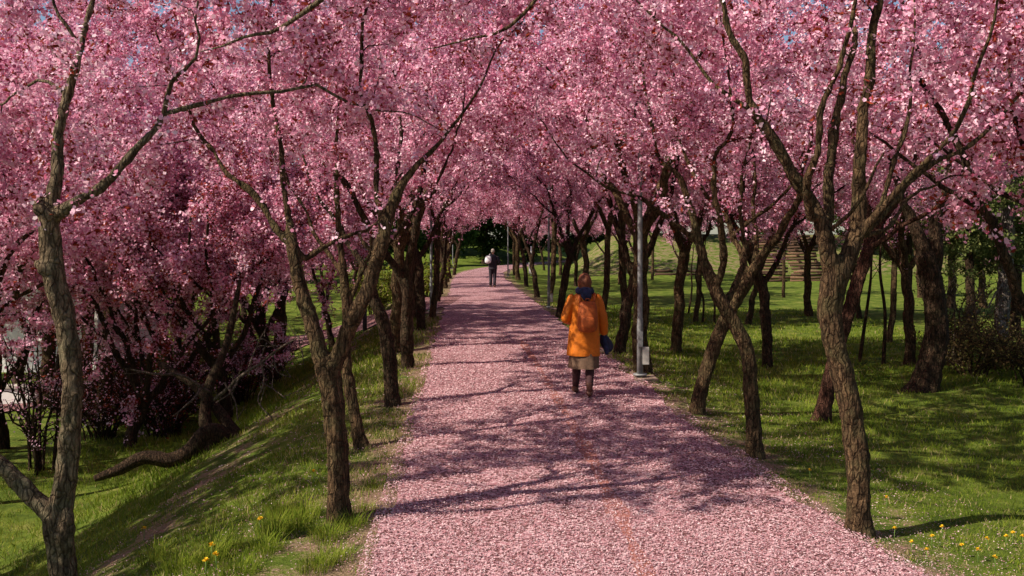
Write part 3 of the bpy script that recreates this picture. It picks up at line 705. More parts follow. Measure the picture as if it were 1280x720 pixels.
for (u, v), key in zip(((845, 440), (960, 459), (1112, 428), (1136, 455), (870, 402), (935, 405), (1012, 395), (800, 372), (775, 356), (1075, 398), (980, 372),
                        (1180, 400), (1230, 385), (1296, 612), (850, 362), (1150, 372), (760, 345), (815, 350), (700, 345), (680, 338)), 'badbdcbabcdabcabcdbacabcd'):
    p = G(u, v); LAWN.append(place(key, p[0], p[1], LW, GW, sc=RNG.uniform(.95, 1.2)))
rank_labels(LAWN, {'the stacked logs': G(990, 352), 'the low log rail': G(848, 348), 'the reddish leaning tree': G(1030, 525), 'the dark twin-stemmed trunk': G(1155, 489), 'the white-barked birch': G(1252, 432), 'the lamp post by the orange walker': G(800, 473), 'the bend of the path': (2, 75, 0), 'the two crossing trunks': G(900, 540)}, 'blossoming plum tree on the lawn, %s to %s')
LO = 'low-branching plum tree in blossom down on the lower ground beside the bank'
GO = 'low plum trees below the bank'
for x, y, key in ((-7.3, 16.8, 'low'), (-5.9, 18.2, 'low2'), (-9.6, 16.6, 'low2'), (-7.9, 20.0, 'low'), (-10.6, 20.5, 'c'), (-6.0, 22.4, 'low2'), (-12.6, 19.0, 'a'), (-8.6, 23.5, 'low'), (-13.5, 24.0, 'low2'), (-5.6, 27.5, 'c'),
                  (-9.2, 31.5, 'low'), (-14.5, 33.0, 'low2'), (-18, 26, 'low'), (-11.5, 38, 'low2'), (-17, 38, 'low'), (-22, 32, 'low2'), (-13, 46, 'low'), (-9.5, 52, 'low2'), (-20, 50, 'low'), (-7.2, 42, 'b')):
    LOWS.append(place(key, x, y, LO, GO, sc=RNG.uniform(1.05, 1.3)))
for x, y, k in ((-9.4, 21.6, 1.6), (-12.2, 25.0, 1.7), (-6.6, 25.0, 1.55), (-8.8, 18.8, 1.45), (-11.2, 21.0, 1.6)): LOWS.append(place('b', x, y, LO, GO, sc=k))
rank_labels(LOWS, {'the white house': (-16, 27, 0), 'the lying gnarled trunk': G(262, 562), 'the white-topped bollard': G(456, 414), 'the yellow-green bushes': G(505, 380), 'the pale garden wall': G(0, 505)}, 'low-branching plum below the bank, %s to %s')
# trees added outside the frame for shade on the bank and canopy cover
for x, y, key in ((-6.4, 9.6, 'b'), (-7.8, 12.8, 'd'), (-9.6, 16.2, 'd'), (-9.5, 7.0, 'b'), (-9.8, 3.2, 'a'), (-7.2, 5.6, 'c'), (-7.5, 8.2, 'c'), (-11.8, 14.5, 'b'), (8.6, 10.5, 'b')):
    place(key, x, y, 'blossoming plum tree added at the rim of the grove for bank shade and canopy cover', 'plum trees added at the rim of the grove', sc=RNG.uniform(1.05, 1.25))

# ---- green trees behind
proto('dark', 41, 2.0, 7.5, (.05, .02), 4, .2, [((0, 0, 5.5), (3.4, 3.4, 3.6)), ((0, 0, 2.2), (3.0, 3.0, 1.6))], name='broadleaf_tree', n_tips=300, n_fl=24000, size=.09, sides=4, leaf=0, attach_z=1.0, spread=.28, bark_m=M['bark_dark'], leaf_m=M['leaf_dark'])
proto('green', 42, 1.6, 7.0, (.05, .02), 4, .16, [((0, 0, 5.0), (3.0, 3.0, 3.4)), ((0, 0, 2.0), (2.6, 2.6, 1.4))], name='broadleaf_tree', n_tips=280, n_fl=20000, size=.085, sides=4, leaf=0, attach_z=1.0, spread=.28, bark_m=M['bark_dark'], leaf_m=M['leaf_green'])
for i, (x, y) in enumerate(((-8, 88), (-3, 96), (-13, 84), (2, 104), (-18, 92), (-7, 104), (8, 112), (-25, 80), (-30, 95), (14, 108), (22, 104), (30, 100), (-12, 112), (0, 120), (-38, 78), (-20, 110), (38, 96), (46, 92), (55, 88), (-48, 70))):
    place('dark' if i % 4 else 'green', x, y, 'large dark green tree in the wood behind the bend of the path', 'dark green trees behind the bend', sc=RNG.uniform(1.2, 1.9))
for i, (x, y) in enumerate(((-16, 56), (-22, 60), (-28, 52), (-30, 40), (-36, 46), (-13, 66), (-26, 70), (-34, 60))):
    place('green' if i % 2 else 'dark', x, y, 'green tree beyond the lower path', 'green trees beyond the lower path', sc=RNG.uniform(.9, 1.3))
for i, (x, y) in enumerate(((20, 68), (27, 66), (34, 62), (13, 72), (40, 56), (46, 48), (50, 40), (30, 76), (22, 80), (44, 66), (9, 78), (40, 36), (38, 28), (34, 44))):
    place('green' if i % 3 == 0 else 'dark', x, y, 'green tree on the rise behind the lawn', 'green trees behind the lawn', sc=RNG.uniform(.9, 1.4))

# small conifers and the birch at the lawn's far side
proto('fir', 43, 3.0, 5.6, (.02, .0), 4, .12, [((0, 0, 4.2), (1.9, 1.9, 1.6)), ((0, 0, 2.6), (1.5, 1.5, .9))], name='conifer_tree', n_tips=240, n_fl=15000, size=.04, sides=4, leaf=0, attach_z=1.4, spread=.12, bark_m=M['bark_dark'], leaf_m=M['needle'])
for i, (u, v, k) in enumerate(((1135, 392, 1.0), (1215, 430, .9), (1270, 420, 1.1), (1190, 385, 1.2))):
    p = G(u, v); place('fir', p[0], p[1], ('feathery green conifer behind the twin-stemmed trunk', 'dull green conifer above the brown thicket', 'tall dark conifer beside the white-barked birch', 'conifer on the lawn in front of the rise')[i], None, sc=k)
b = G(1252, 432)
t = thing('birch_tree', 'birch with peeling white and brown bark behind the brown thicket', 'tree', b); Y = b[1]
build_tree(t, b, [limb([(1250, 440, 0, .19), (1252, 400, 0, .16), (1256, 350, 0, .15), (1260, 290, 0, .14), (1262, 220, 0, .12), (1258, 140, 0, .10), (1255, 40, 0, .07), (1250, -80, 0, .04)], Y),
    limb([(1235, 385, -.3, .02), (1246, 360, -.1, .025), (1256, 335, 0, .03)], Y),
    limb([(1262, 230, 0, .05), (1300, 170, .3, .035), (1340, 80, .5, .02)], Y)],
    [((P(1255, 60, Y)[0], Y, 6.8), (1.8, 1.8, 2.0))], 51, n_tips=120, n_fl=7000, size=.035, sides=4, leaf=0, attach_z=4.0, bark_m=M['bark_birch'], leaf_m=M['leaf_green'])

# brown thicket at the edge of the lawn
def shrub(name, label, cat, c, R, H, ns, nl, size, leaf_m, bark_m, seed, group=None, arch=.5, leaf=0.0):
    rng = np.random.default_rng(seed); t = thing(name, label, cat, c, group); m = MB(); pts = []
    for i in range(ns):
        a = rng.uniform(0, 6.28); r0 = rng.uniform(0, .3) * R; h = H * rng.uniform(.55, 1.05); sp = R * rng.uniform(.3, 1)
        k = np.linspace(0, 1, 8)
        q = np.stack([math.cos(a) * (r0 + sp * k ** 1.6), math.sin(a) * (r0 + sp * k ** 1.6), h * (k - arch * .35 * k ** 3)], 1) + np.cumsum(rng.normal(0, .018 * H, (8, 3)), 0) * k[:, None]
        q[0, 2] = -.05
        m.tube(q, np.linspace(.012, .003, 8) * max(1, H), 5, 0, None, False)
        for j in range(2, 8):
            for _ in range(2):
                e = q[j] + rng.normal(0, .2 * R, 3) + np.array([0, 0, .1 * H]); m.tube(np.linspace(q[j], e, 4) + rng.normal(0, .01, (4, 3)), np.linspace(.006, .002, 4) * max(1, H), 3, 0, None, False); pts.append(np.linspace(q[j], e, 12))
    tag(m.build('stems', bark_m, t), kind='stuff'); pts = np.vstack(pts); k = rng.choice(len(pts), nl)
    v, f, tint = flowers(pts[k] + rng.normal(0, .05 * R, (nl, 3)), rng.normal(0, .5, (nl, 3)), size, rng, 4, leaf)
    me = mesh_np('foliage', v, f, (leaf_m,)); attr(me, 'tint', tint); link('foliage', me, t); return t
for i, (u, v, R, H) in enumerate(((1215, 470, 1.0, .9), (1262, 462, 1.1, 1.0), (1190, 455, .7, 1.9), (1300, 480, 1.2, 1.1))):
    p = G(u, v); shrub('thicket_shrub', ('low brown thicket of dry twigs in front of the birch', 'brown twiggy thicket at the birch foot', 'tall thin brown shrub beside the dark twin-stemmed trunk', 'broad brown thicket of dry stems')[i], 'shrub', p, R, H, 26, 1700, .02, M['brown_leaf'], M['bark_dead'] if i == 2 else M['bark_dark'], 60 + i)
# thin bare saplings on the lawn
for i, (u0, v0, u1, v1) in enumerate(((1104, 456, 1102, 300), (1074, 452, 1090, 320), (878, 404, 872, 330), (893, 404, 880, 320), (860, 392, 866, 320))):
    b = G(u0, v0); t = thing('sapling', ('thin bare sapling next to the reddish leaning tree', 'slender bare sapling rising beside the reddish leaning tree', 'thin straight sapling behind the crossing trunks', 'thin leaning sapling behind the crossing trunks', 'slim sapling by the dark lawn tree')[i], 'sapling', b); Y = b[1]; m = MB(); rg = np.random.default_rng(70 + i)
    q = smooth_poly(limb([(u0, v0 + 3, 0, .04), (u0 + (u1 - u0) * .3 + 3, v0 + (v1 - v0) * .4, 0, .032), (u1 - 2, v0 + (v1 - v0) * .75, 0, .026), (u1, v1, 0, .018), (u1 + 6, v1 - 60, .1, .008)], Y), .1)
    m.tube(q[:, :3] - b, q[:, 3], 8, .05, rg); m.build('trunk', M['bark_dark'], t); m = MB()
    for j in range(len(q) // 2, len(q) - 2, 2):
        e = q[j, :3] + rg.normal(0, .25, 3) + np.array([0, 0, .35]); m.tube(np.linspace(q[j, :3] - b, e - b, 5) + rg.normal(0, .01, (5, 3)), np.linspace(.009, .003, 5), 4, 0, None, False)
    tag(m.build('branches', M['bark_dark'], t), kind='stuff')

# ---- the fallen, bare-limbed plum on the lower ground
b = G(262, 562)
t = thing('fallen_plum', 'gnarled old plum trunk lying along the lower grass with pale bare dead branches', 'tree', b); Y = b[1]; rg = np.random.default_rng(81); m = MB()
for row in ([(318, 545, .2, .10), (290, 548, .1, .12), (262, 540, 0, .13), (240, 562, -.1, .12), (215, 575, -.2, .11), (180, 572, -.3, .10), (150, 586, -.4, .08), (118, 598, -.5, .05)],
            [(262, 572, 0, .15), (260, 548, 0, .10), (256, 520, .1, .085), (262, 480, .3, .07), (280, 440, .6, .06), (290, 400, .8, .05), (300, 350, 1, .03)],
            [(300, 548, .1, .10), (285, 530, .2, .09), (270, 510, .3, .08), (240, 480, .5, .06), (200, 455, .8, .04)]):
    q = smooth_poly(limb(row, Y), .08); m.tube(q[:, :3] - b, q[:, 3], 10, .10, rg)
m.build('trunk', M['bark_dark'], t); m = MB()
for row in ([(268, 500, 0, .03), (300, 470, -.2, .026), (330, 450, -.3, .022), (352, 432, -.4, .018), (372, 420, -.5, .010)], [(326, 452, -.3, .018), (330, 480, -.4, .014), (322, 500, -.5, .011), (340, 525, -.6, .009)],
            [(326, 478, -.4, .013), (345, 490, -.4, .010), (358, 500, -.5, .006)], [(300, 470, -.2, .018), (290, 490, -.3, .013), (270, 505, -.4, .008)], [(262, 490, 0, .025), (230, 470, -.3, .02), (190, 468, -.6, .014), (160, 462, -.8, .008)],
            [(340, 442, -.3, .014), (345, 465, -.3, .01), (362, 470, -.3, .006)], [(345, 436, -.35, .012), (330, 425, -.5, .009), (310, 430, -.6, .006)], [(280, 478, -.1, .016), (292, 500, -.3, .010), (296, 522, -.4, .007)],
            [(372, 420, -.5, .010), (378, 440, -.5, .008), (380, 455, -.5, .005)], [(255, 480, 0, .02), (240, 500, -.3, .014), (215, 520, -.5, .009)], [(310, 462, -.2, .012), (318, 440, 0, .01), (335, 405, .1, .006)]):
    q = smooth_poly(limb(row, Y), .07); q[:, :3] += np.cumsum(rg.normal(0, .006, (len(q), 3)), 0); m.tube(q[:, :3] - b, q[:, 3], 6, .05, rg)
    for j in range(2, len(q), 3):
        e = q[j, :3] + rg.normal(0, .16, 3); m.tube(np.linspace(q[j, :3] - b, e - b, 4) + rg.normal(0, .008, (4, 3)), np.linspace(.007, .003, 4), 4, 0, None, False)
tag(m.build('dead_branches', M['bark_dead'], t), kind='stuff')
# multi-stem shrub beside the pale-barked tree
b = G(52, 590)
shrub('stem_shrub', 'dark many-stemmed shrub below the bank beside the pale-barked tree', 'shrub', b, .8, 2.6, 12, 700, .018, M['blossom'], M['bark_dark'], 90, None, .2)
for i, (u, v) in enumerate(((128, 548), (168, 530), (205, 545), (225, 515), (300, 505), (335, 478), (100, 520), (150, 500))):
    shrub('undergrowth_shrub', 'dark purple twiggy undergrowth beneath the low plum trees', 'shrub', G(u, v), 1.1, 1.5, 34, 1500, .02, M['blossom'], M['bark_dark'], 110 + i, 'twiggy undergrowth below the bank', .8, .85)
for i, (u, v) in enumerate(((528, 372), (500, 386), (470, 392))):
    b = G(u, v); shrub('forsythia_bush', ('yellow-green bush at the end of the lower path', 'yellow-green bush beside the lower path', 'fresh green bush next to the white-topped bollard')[i], 'shrub', b, 1.0, 1.5, 24, 2600, .035, M['grass_blade'], M['bark_dark'], 95 + i)

# ------------------------------------------------------------------ lamp posts, bollard
def lamp(base, label, H=6.2, box=True):
    t = thing('lamp_post', label, 'lamp post', base, 'lamp posts along the path')
    m = MB(); m.box((0, 0, -.03), (.5, .5, .10)); m.build('foundation', M['pad'], t, False)
    m = MB(); m.tube([(0, 0, 0), (0, 0, .9), (0, 0, .95), (0, 0, H - .3), (0, 0, H)], [.048, .048, .039, .033, .031], 14); m.tube([(0, 0, .05), (0, 0, .075)], [.11, .11], 14)
    m.build('pole', M['galv'], t)
    m = MB(); m.tube([(0, 0, H - .05), (.1, 0, H + .12), (.45, 0, H + .2), (.8, 0, H + .2)], [.03, .03, .028, .028], 8); m.build('arm', M['galv'], t)
    m = MB(); m.tube([(.7, 0, H + .2), (.8, 0, H + .22), (1.05, 0, H + .22), (1.25, 0, H + .2)], [.05, .10, .11, .05], 10, ell=(1, .6)); m.build('lamp_head', M['white'], t)
    if box:
        m = MB(); m.box((.085, -.02, .36), (.10, .06, .27)); m.build('notice_plate', M['plate'], t, False)
    m = MB(); m.box((0, -.056, .62), (.07, .02, .24)); m.build('access_door', M['galv'], t, False)
    return t
for (u, v), lb in zip(((800, 473), (686, 386), (635, 346), (539, 391), (566, 336)),
        ('grey steel lamp post with small white plate, standing where the walker in orange passes', 'lamp post with white plate at the lawn edge of the path', 'distant lamp post by the bend of the path', 'thin lamp post on the bank side of the path', 'far lamp post on the grass inside the bend')):
    lamp(G(u, v), lb)
b = G(456, 414); t = thing('bollard', 'dark bollard with white top beside the lower path', 'bollard', b); m = MB()
m.tube([(0, 0, -.1), (0, 0, .78)], [.07, .065], 12); m.build('post', M['black'], t); m = MB(); m.tube([(0, 0, .781), (0, 0, .98), (0, 0, 1.02)], [.066, .066, .03], 12); m.build('cap', M['white'], t)
# white roadside post beyond the bend
b = G(664, 345); t = thing('marker_post', 'white marker post beyond the lawn-side row near the bend', 'post', b); m = MB()
m.tube([(0, 0, -.1), (0, 0, 2.0)], [.05, .05], 10); m.build('post', M['white'], t); m = MB(); m.box((0, -.07, .55), (.34, .05, .75)); m.build('panel', M['white'], t, False)

# ------------------------------------------------------------------ stacked timber, log benches
def timber(name, label, u0, u1, v, courses, seed):
    p0 = G((u0 + u1) / 2, v); t = thing(name, label, 'timber', p0); rg = np.random.default_rng(seed); W = (u1 - u0) * p0[1] / F; h = .17
    me = [None] * 5
    for k in range(5):
        m = MB(); L = W * rg.uniform(.42, .5); m.tube([(-L / 2, 0, 0), (0, rg.normal(0, .02), rg.normal(0, .012)), (L / 2, 0, 0)], [h * .5, h * .48, h * .46], 8, .05, rg); me[k] = m.mesh('log', M['timber'] if k % 2 else M['timber2'])
    for c in range(courses):
        for j in (-1, 1):
            o = link('log', me[rg.integers(5)], t); o.location = (j * W * .25 + rg.normal(0, .12), c * .16 + rg.normal(0, .05), .09 + c * h * 1.12 + rg.normal(0, .012)); o.rotation_euler = (rg.uniform(0, 6), rg.normal(0, .01), rg.normal(0, .02))
        if c % 2 == 0:
            for j in (-.45, -.15, .18, .44):
                m = MB(); m.box((j * W, c * .16 - .02, .09 + c * h * 1.12 + h * .55), (.16, .34, h * .5)); m.build('spacer', M['timber2'], t, False)
    return t
timber('timber_stack', 'tiered stack of weathered brown logs at the far edge of the lawn', 946, 1032, 353, 16, 101)
timber('log_rail', 'low pair of stacked logs along the far lawn', 815, 880, 348, 3, 102)

# ------------------------------------------------------------------ white house below the bank
def house(cx, cy, w, d, h, label):
    z = float(gz(cx, cy)) - .1; t = thing('white_house', label, 'house', (cx, cy, z)); m = MB()
    m.box((0, 0, h / 2), (w, d, h)); m.add([(-w / 2, -d / 2, h), (-w / 2, d / 2, h), (-w / 2, 0, h + 1.3), (w / 2, -d / 2, h), (w / 2, d / 2, h), (w / 2, 0, h + 1.3)], [(0, 2, 1), (3, 4, 5)]); m.build('wall', M['wall'], t, False)
    for s in (-1, 1):
        m = MB(); m.add([(-w / 2 - .3, s * (d / 2 + .35), h - .3), (w / 2 + .3, s * (d / 2 + .35), h - .3), (w / 2 + .3, 0, h + 1.38), (-w / 2 - .3, 0, h + 1.38)], [(0, 1, 2, 3)]); m.add([(-w / 2 - .3, s * (d / 2 + .35), h - .18), (w / 2 + .3, s * (d / 2 + .35), h - .18), (w / 2 + .3, 0, h + 1.5), (-w / 2 - .3, 0, h + 1.5)], [(0, 3, 2, 1)]); m.build('roof', M['roof'], t, False)
    def win(x, y, z0, ww, hh, rz):
        f = link('window', None, t); f.location = (x, y, z0); f.rotation_euler = (0, 0, rz)
        m = MB()
        for (cx_, cz_, a, b_) in ((-ww / 2, 0, .07, hh), (ww / 2, 0, .07, hh), (0, 0, .05, hh), (0, hh / 2 + .035, ww + .07, .07), (0, -hh / 2 - .035, ww + .07, .07)): m.box((cx_, -.03, cz_), (a, .08, b_))
        m.build('frame', M['white'], f, False); m = MB(); m.box((0, 0, 0), (ww - .07, .03, hh)); m.build('pane', M['glass'], f, False); m = MB(); m.box((0, -.07, -hh / 2 - .1), (ww + .2, .16, .05)); m.build('sill', M['concrete'], f, False)
    for x in (-w * .33, 0, w * .33): win(x, -d / 2 - .012, 1.7, .9, 1.2, 0)
    win(w / 2 + .012, -.4, 1.7, .8, 1.2, math.pi / 2)
    return t
house(-16.0, 28.5, 7.5, 5.0, 3.4, 'white rendered house glimpsed through the blossom below the bank')
wb = G(20, 505); t = thing('garden_wall', 'low pale garden wall in front of the white house', 'wall', (wb[0] - 1.2, wb[1], wb[2])); m = MB()
m.box((0, 0, .15), (4.0, .25, .5)); m.build('wall', M['wall'], t, False); m = MB(); m.box((0, 0, .43), (4.1, .33, .06)); m.build('coping', M['concrete'], t, False)

# ------------------------------------------------------------------ walkers
def remesh_body(name, mb, m_, parent, vox=.011, it=4):
    o = mb.build(name, m_, parent)
    md = o.modifiers.new('r', 'REMESH'); md.mode = 'VOXEL'; md.voxel_size = vox; md.use_smooth_shade = True
    s = o.modifiers.new('s', 'SMOOTH'); s.iterations = it; s.factor = .5
    return o

def body(mb, J, r):
    """legs, trunk, neck, head, arms and hands as overlapping tapered tubes, fused afterwards"""
    for s in ('l', 'r'):
        hip, kn, an, toe = (np.array(J[k + s]) for k in ('hip', 'knee', 'ankle', 'toe'))
        mb.tube(smooth_poly([(*hip, r * .95), (*(hip * .5 + kn * .5), r * .82), (*kn, r * .60), (*(kn * .6 + an * .4), r * .60), (*an, r * .40)], .05)[:, :3], smooth_poly([(*hip, r * .95), (*(hip * .5 + kn * .5), r * .82), (*kn, r * .60), (*(kn * .6 + an * .4), r * .60), (*an, r * .40)], .05)[:, 3], 12)
        heel = an + (an - toe) * np.array([.3, .3, 0]); heel[2] = .03
        mb.tube([heel, an * .6 + heel * .4 - np.array([0, 0, .01]), (an + toe) / 2 - np.array([0, 0, .015]), toe], [.028, .042, .042, .026], 10, ell=(1, .8))
        sh, el, wr, hd = (np.array(J[k + s]) for k in ('sho', 'elb', 'wri', 'hand'))
        mb.tube([sh, sh * .5 + el * .5, el, el * .6 + wr * .4, wr], [r * .62, r * .55, r * .45, r * .44, r * .30], 10)
        d = (hd - wr) / np.linalg.norm(hd - wr); side = np.cross(d, (0, 1, 0)); side /= np.linalg.norm(side); nrm = np.cross(side, d)
        mb.tube([wr, wr + d * .03, wr + d * .07, wr + d * .095], [.024, .036, .042, .038], 10, ell=(1, .5), ref=nrm * 0 + np.array((0, 1, .01)))
        for k, off in enumerate((-.03, -.01, .01, .03)):
            L = (.07, .08, .075, .06)[k]; b0 = wr + d * .085 + np.array((0, 1, 0)) * off; cu = side * (.02 if s == 'l' else -.02)
            mb.tube([b0, b0 + d * L * .45 + cu * .3, b0 + d * L * .8 + cu * .9, b0 + d * L + cu * 1.6], [.010, .010, .009, .008], 7)
        b0 = wr + d * .03 + np.array((0, 1, 0)) * .035; mb.tube([b0, b0 + d * .03 + np.array((0, .022, 0)), b0 + d * .065 + np.array((0, .026, 0))], [.013, .011, .009], 7)
    pel, ch, nk, hdp = (np.array(J[k]) for k in ('pelvis', 'chest', 'neck', 'head'))
    mb.tube([pel - (0, 0, .1), pel, pel * .5 + ch * .5, ch, ch * .35 + nk * .65, nk], [r * 1.3, r * 1.75, r * 1.55, r * 1.85, r * 1.6, r * .7], 16, ell=(1, .66), ref=(1, 0, 0))
    mb.tube([nk - (0, 0, .04), nk + (0, 0, .06), hdp - (0, 0, .05)], [.058, .052, .05], 12)
    hs = np.array(hdp); zs = np.linspace(-.115, .115, 11)
    mb.tube([hs + (0, .01 if z < -.05 else 0, z) for z in zs], [max(.012, .083 * math.sqrt(max(0, 1 - (z / .118) ** 2)) * (1 + .08 * (z > 0))) for z in zs], 14, ell=(.93, 1.12), ref=(1, 0, 0))
    mb.tube([hs + (0, .085, .02), hs + (0, .112, -.02), hs + (0, .09, -.035)], [.008, .014, .01], 8)
    for s in (-1, 1): mb.tube([hs + (s * .078, 0, .02), hs + (s * .09, -.012, 0), hs + (s * .078, 0, -.03)], [.012, .016, .010], 8)

def loft(rings, n=28, folds=0.0, seed=0):
    rg = np.random.default_rng(seed); m = MB(); a = np.linspace(0, 2 * math.pi, n, endpoint=False); V = []
    ph = rg.uniform(0, 6.28, 3)
    for i, (cx, cy, cz, rx, ry) in enumerate(rings):
        f = folds * i / (len(rings) - 1); w = 1 + f * (np.sin(a * 5 + ph[0]) * .5 + np.sin(a * 8 + ph[1] + i * .25) * .35 + np.sin(a * 3 + ph[2]) * .4) + rg.normal(0, folds * .10, n)
        for k in range(n): V.append((cx + rx * w[k] * math.cos(a[k]), cy + ry * w[k] * math.sin(a[k]), cz))
    f = [(i * n + k, i * n + (k + 1) % n, (i + 1) * n + (k + 1) % n, (i + 1) * n + k) for i in range(len(rings) - 1) for k in range(n)]
    m.add(V, f); return m

def soften(o, lv=1):
    s = o.modifiers.new('sub', 'SUBSURF'); s.levels = lv; s.render_levels = lv; return o

g = G(724, 497); WX, WY = 730 * 0 + (731 - 640) * g[1] / F, g[1]
W = thing('person', 'person in a long orange coat walking away down the petal-covered path', 'person', (WX, WY, .018))
J = dict(hipl=(-.085, 0, .82), kneel=(-.10, .08, .47), anklel=(-.115, .16, .09), toel=(-.13, .32, .05), hipr=(.085, 0, .82), kneer=(.07, .02, .46), ankler=(.05, -.17, .11), toer=(.06, -.03, .03),
         shol=(-.175, 0, 1.31), elbl=(-.265, -.03, 1.06), wril=(-.20, .17, 1.00), handl=(-.14, .24, 1.02), shor=(.175, 0, 1.31), elbr=(.245, -.03, 1.04), wrir=(.27, .05, .82), handr=(.285, .08, .74),
         pelvis=(0, 0, .88), chest=(0, 0, 1.22), neck=(0, 0, 1.39), head=(0, .02, 1.55))
mb = MB(); body(mb, J, .088); remesh_body('body', mb, M['skin'], W, .010)
for s in ('l', 'r'):
    k_, a_, tt = (np.array(J[k + s]) for k in ('knee', 'ankle', 'toe')); m = MB()
    m.tube([k_ + (0, 0, .05), k_, k_ * .6 + a_ * .4 - (0, .008, 0), k_ * .25 + a_ * .75, a_ + (0, 0, .01)], [.066, .060, .061, .052, .042], 14); m.build('legging', M['legging'], W)
    m = MB(); m.tube([a_ + (0, 0, .085), a_ + (0, 0, .05), a_ + (0, 0, 0), a_ - (0, -.01, .045)], [.041, .042, .044, .044], 14); d = tt - a_; d[2] = 0
    h = a_ - d * .4; m.tube([(h[0], h[1], .045), (a_[0], a_[1], .055), (a_[0] + d[0] * .6, a_[1] + d[1] * .6, .052), (tt[0] + d[0] * .15, tt[1] + d[1] * .15, .036)], [.032, .046, .046, .028], 12, ell=(1, .85)); m.build('boot', M['boot'], W)
o = loft([(0, 0, .98, .17, .12), (0, 0, .85, .19, .15), (0, 0, .7, .20, .16), (-.005, .0, .55, .20, .16), (-.01, -.01, .45, .205, .165), (-.01, -.01, .375, .21, .17)], 36, .10, 3).build('skirt', M['skirt'], W); soften(o)
o = loft([(0, 0, 1.425, .06, .06), (0, 0, 1.40, .10, .085), (0, 0, 1.365, .165, .105), (0, -.01, 1.30, .20, .125), (0, -.01, 1.20, .205, .14), (0, -.01, 1.06, .20, .142), (0, -.01, .92, .205, .15), (-.005, -.01, .78, .215, .158), (-.01, -.01, .66, .222, .165), (-.01, -.01, .585, .226, .17), (-.01, -.01, .55, .224, .168)], 40, .12, 5)
for s in ('l', 'r'):
    sh, el, wr = (np.array(J[k + s]) for k in ('sho', 'elb', 'wri'))
    q = smooth_poly([(*(sh + np.array([-.03 if s == 'r' else .03, 0, .015])), .075), (*sh, .078), (*(sh * .5 + el * .5), .074), (*el, .070), (*(el * .5 + wr * .5), .064), (*(wr * .96 + el * .04), .056)], .035)
    q[:, 3] *= 1 + .07 * np.sin(np.arange(len(q)) * 1.7); o.tube(q[:, :3], q[:, 3], 14, .04, np.random.default_rng(8))
o = soften(o.build('coat', M['coat'], W))
m = MB(); hd = np.array(J['head']); zs = np.linspace(-.13, .128, 12)
m.tube([hd + (0, -.018, z) for z in zs], [(.098 * math.sqrt(max(.02, 1 - (max(z, -.03) / .13) ** 2))) * (1 if z > -.05 else .93) for z in zs], 22, .06, np.random.default_rng(4), ell=(1.0, 1.05), ref=(1, 0, 0)); soften(m.build('hair', M['hair'], W))
m = MB(); a = np.linspace(0, 2 * math.pi, 19); 
m.tube([(.085 * math.cos(k), .075 * math.sin(k) - .01, 1.43 + .012 * math.sin(3 * k)) for k in a], [.05] * 19, 12, .08, np.random.default_rng(6)); m.tube([(-.02, -.09, 1.46), (0, -.12, 1.42), (.02, -.13, 1.35), (.01, -.125, 1.29)], [.05, .075, .07, .03], 12, .1, np.random.default_rng(7), ell=(1.2, .6), ref=(1, 0, 0)); soften(m.build('scarf', M['scarf'], W))
# backpack she carries
bp = thing('backpack', 'rust-coloured backpack on the back of the person in orange', 'backpack', (WX + .02, WY - .2, .018)); 
o = loft([(0, 0, 1.30, .05, .03), (0, 0, 1.295, .095, .05), (0, -.01, 1.26, .125, .075), (0, -.02, 1.15, .135, .09), (0, -.025, 1.02, .14, .10), (0, -.02, .92, .135, .095), (0, -.01, .885, .10, .07), (0, -.01, .88, .02, .02)], 22, .02, 9); soften(o.build('bag_body', M['rust'], bp))
o = loft([(0, -.105, 1.10, .01, .01), (0, -.108, 1.095, .085, .02), (0, -.118, 1.02, .095, .03), (0, -.115, .94, .09, .028), (0, -.108, .925, .01, .01)], 18, .02, 10); soften(o.build('front_pocket', M['rust'], bp))
for s in (-1, 1):
    m = MB(); m.tube([(s * .09, .03, 1.27), (s * .105, .10, 1.375), (s * .11, .2, 1.40), (s * .12, .30, 1.34)], [.02] * 4, 8, ell=(1, .35), ref=(1, 0, 0)); m.build('strap', M['rust'], bp)
m = MB(); m.tube([(-.03, -.0, 1.295), (-.02, -.02, 1.335), (.02, -.02, 1.335), (.03, 0, 1.295)], [.008] * 4, 8); m.build('handle', M['rust'], bp)
# dark blue bundle in her right hand
hb = np.array(J['handr']); jk = thing('folded_jacket', 'dark blue folded jacket held in the hand of the person in orange', 'jacket', (WX + hb[0], WY + hb[1], .018 + hb[2] - .17)); m = MB()
m.tube([(-.05, 0, .26), (-.02, .0, .20), (.02, 0, .12), (.06, .01, .06), (.10, .01, .03)], [.05, .075, .085, .08, .045], 14, .12, np.random.default_rng(3)); soften(m.build('cloth', M['navy'], jk)); m = MB()
m.tube([(-.03, -.05, .22), (.0, -.08, .13), (.01, -.08, .03), (.03, -.06, -.02)], [.03, .04, .04, .025], 10, .12, np.random.default_rng(5)); soften(m.build('sleeve', M['scarf'], jk))

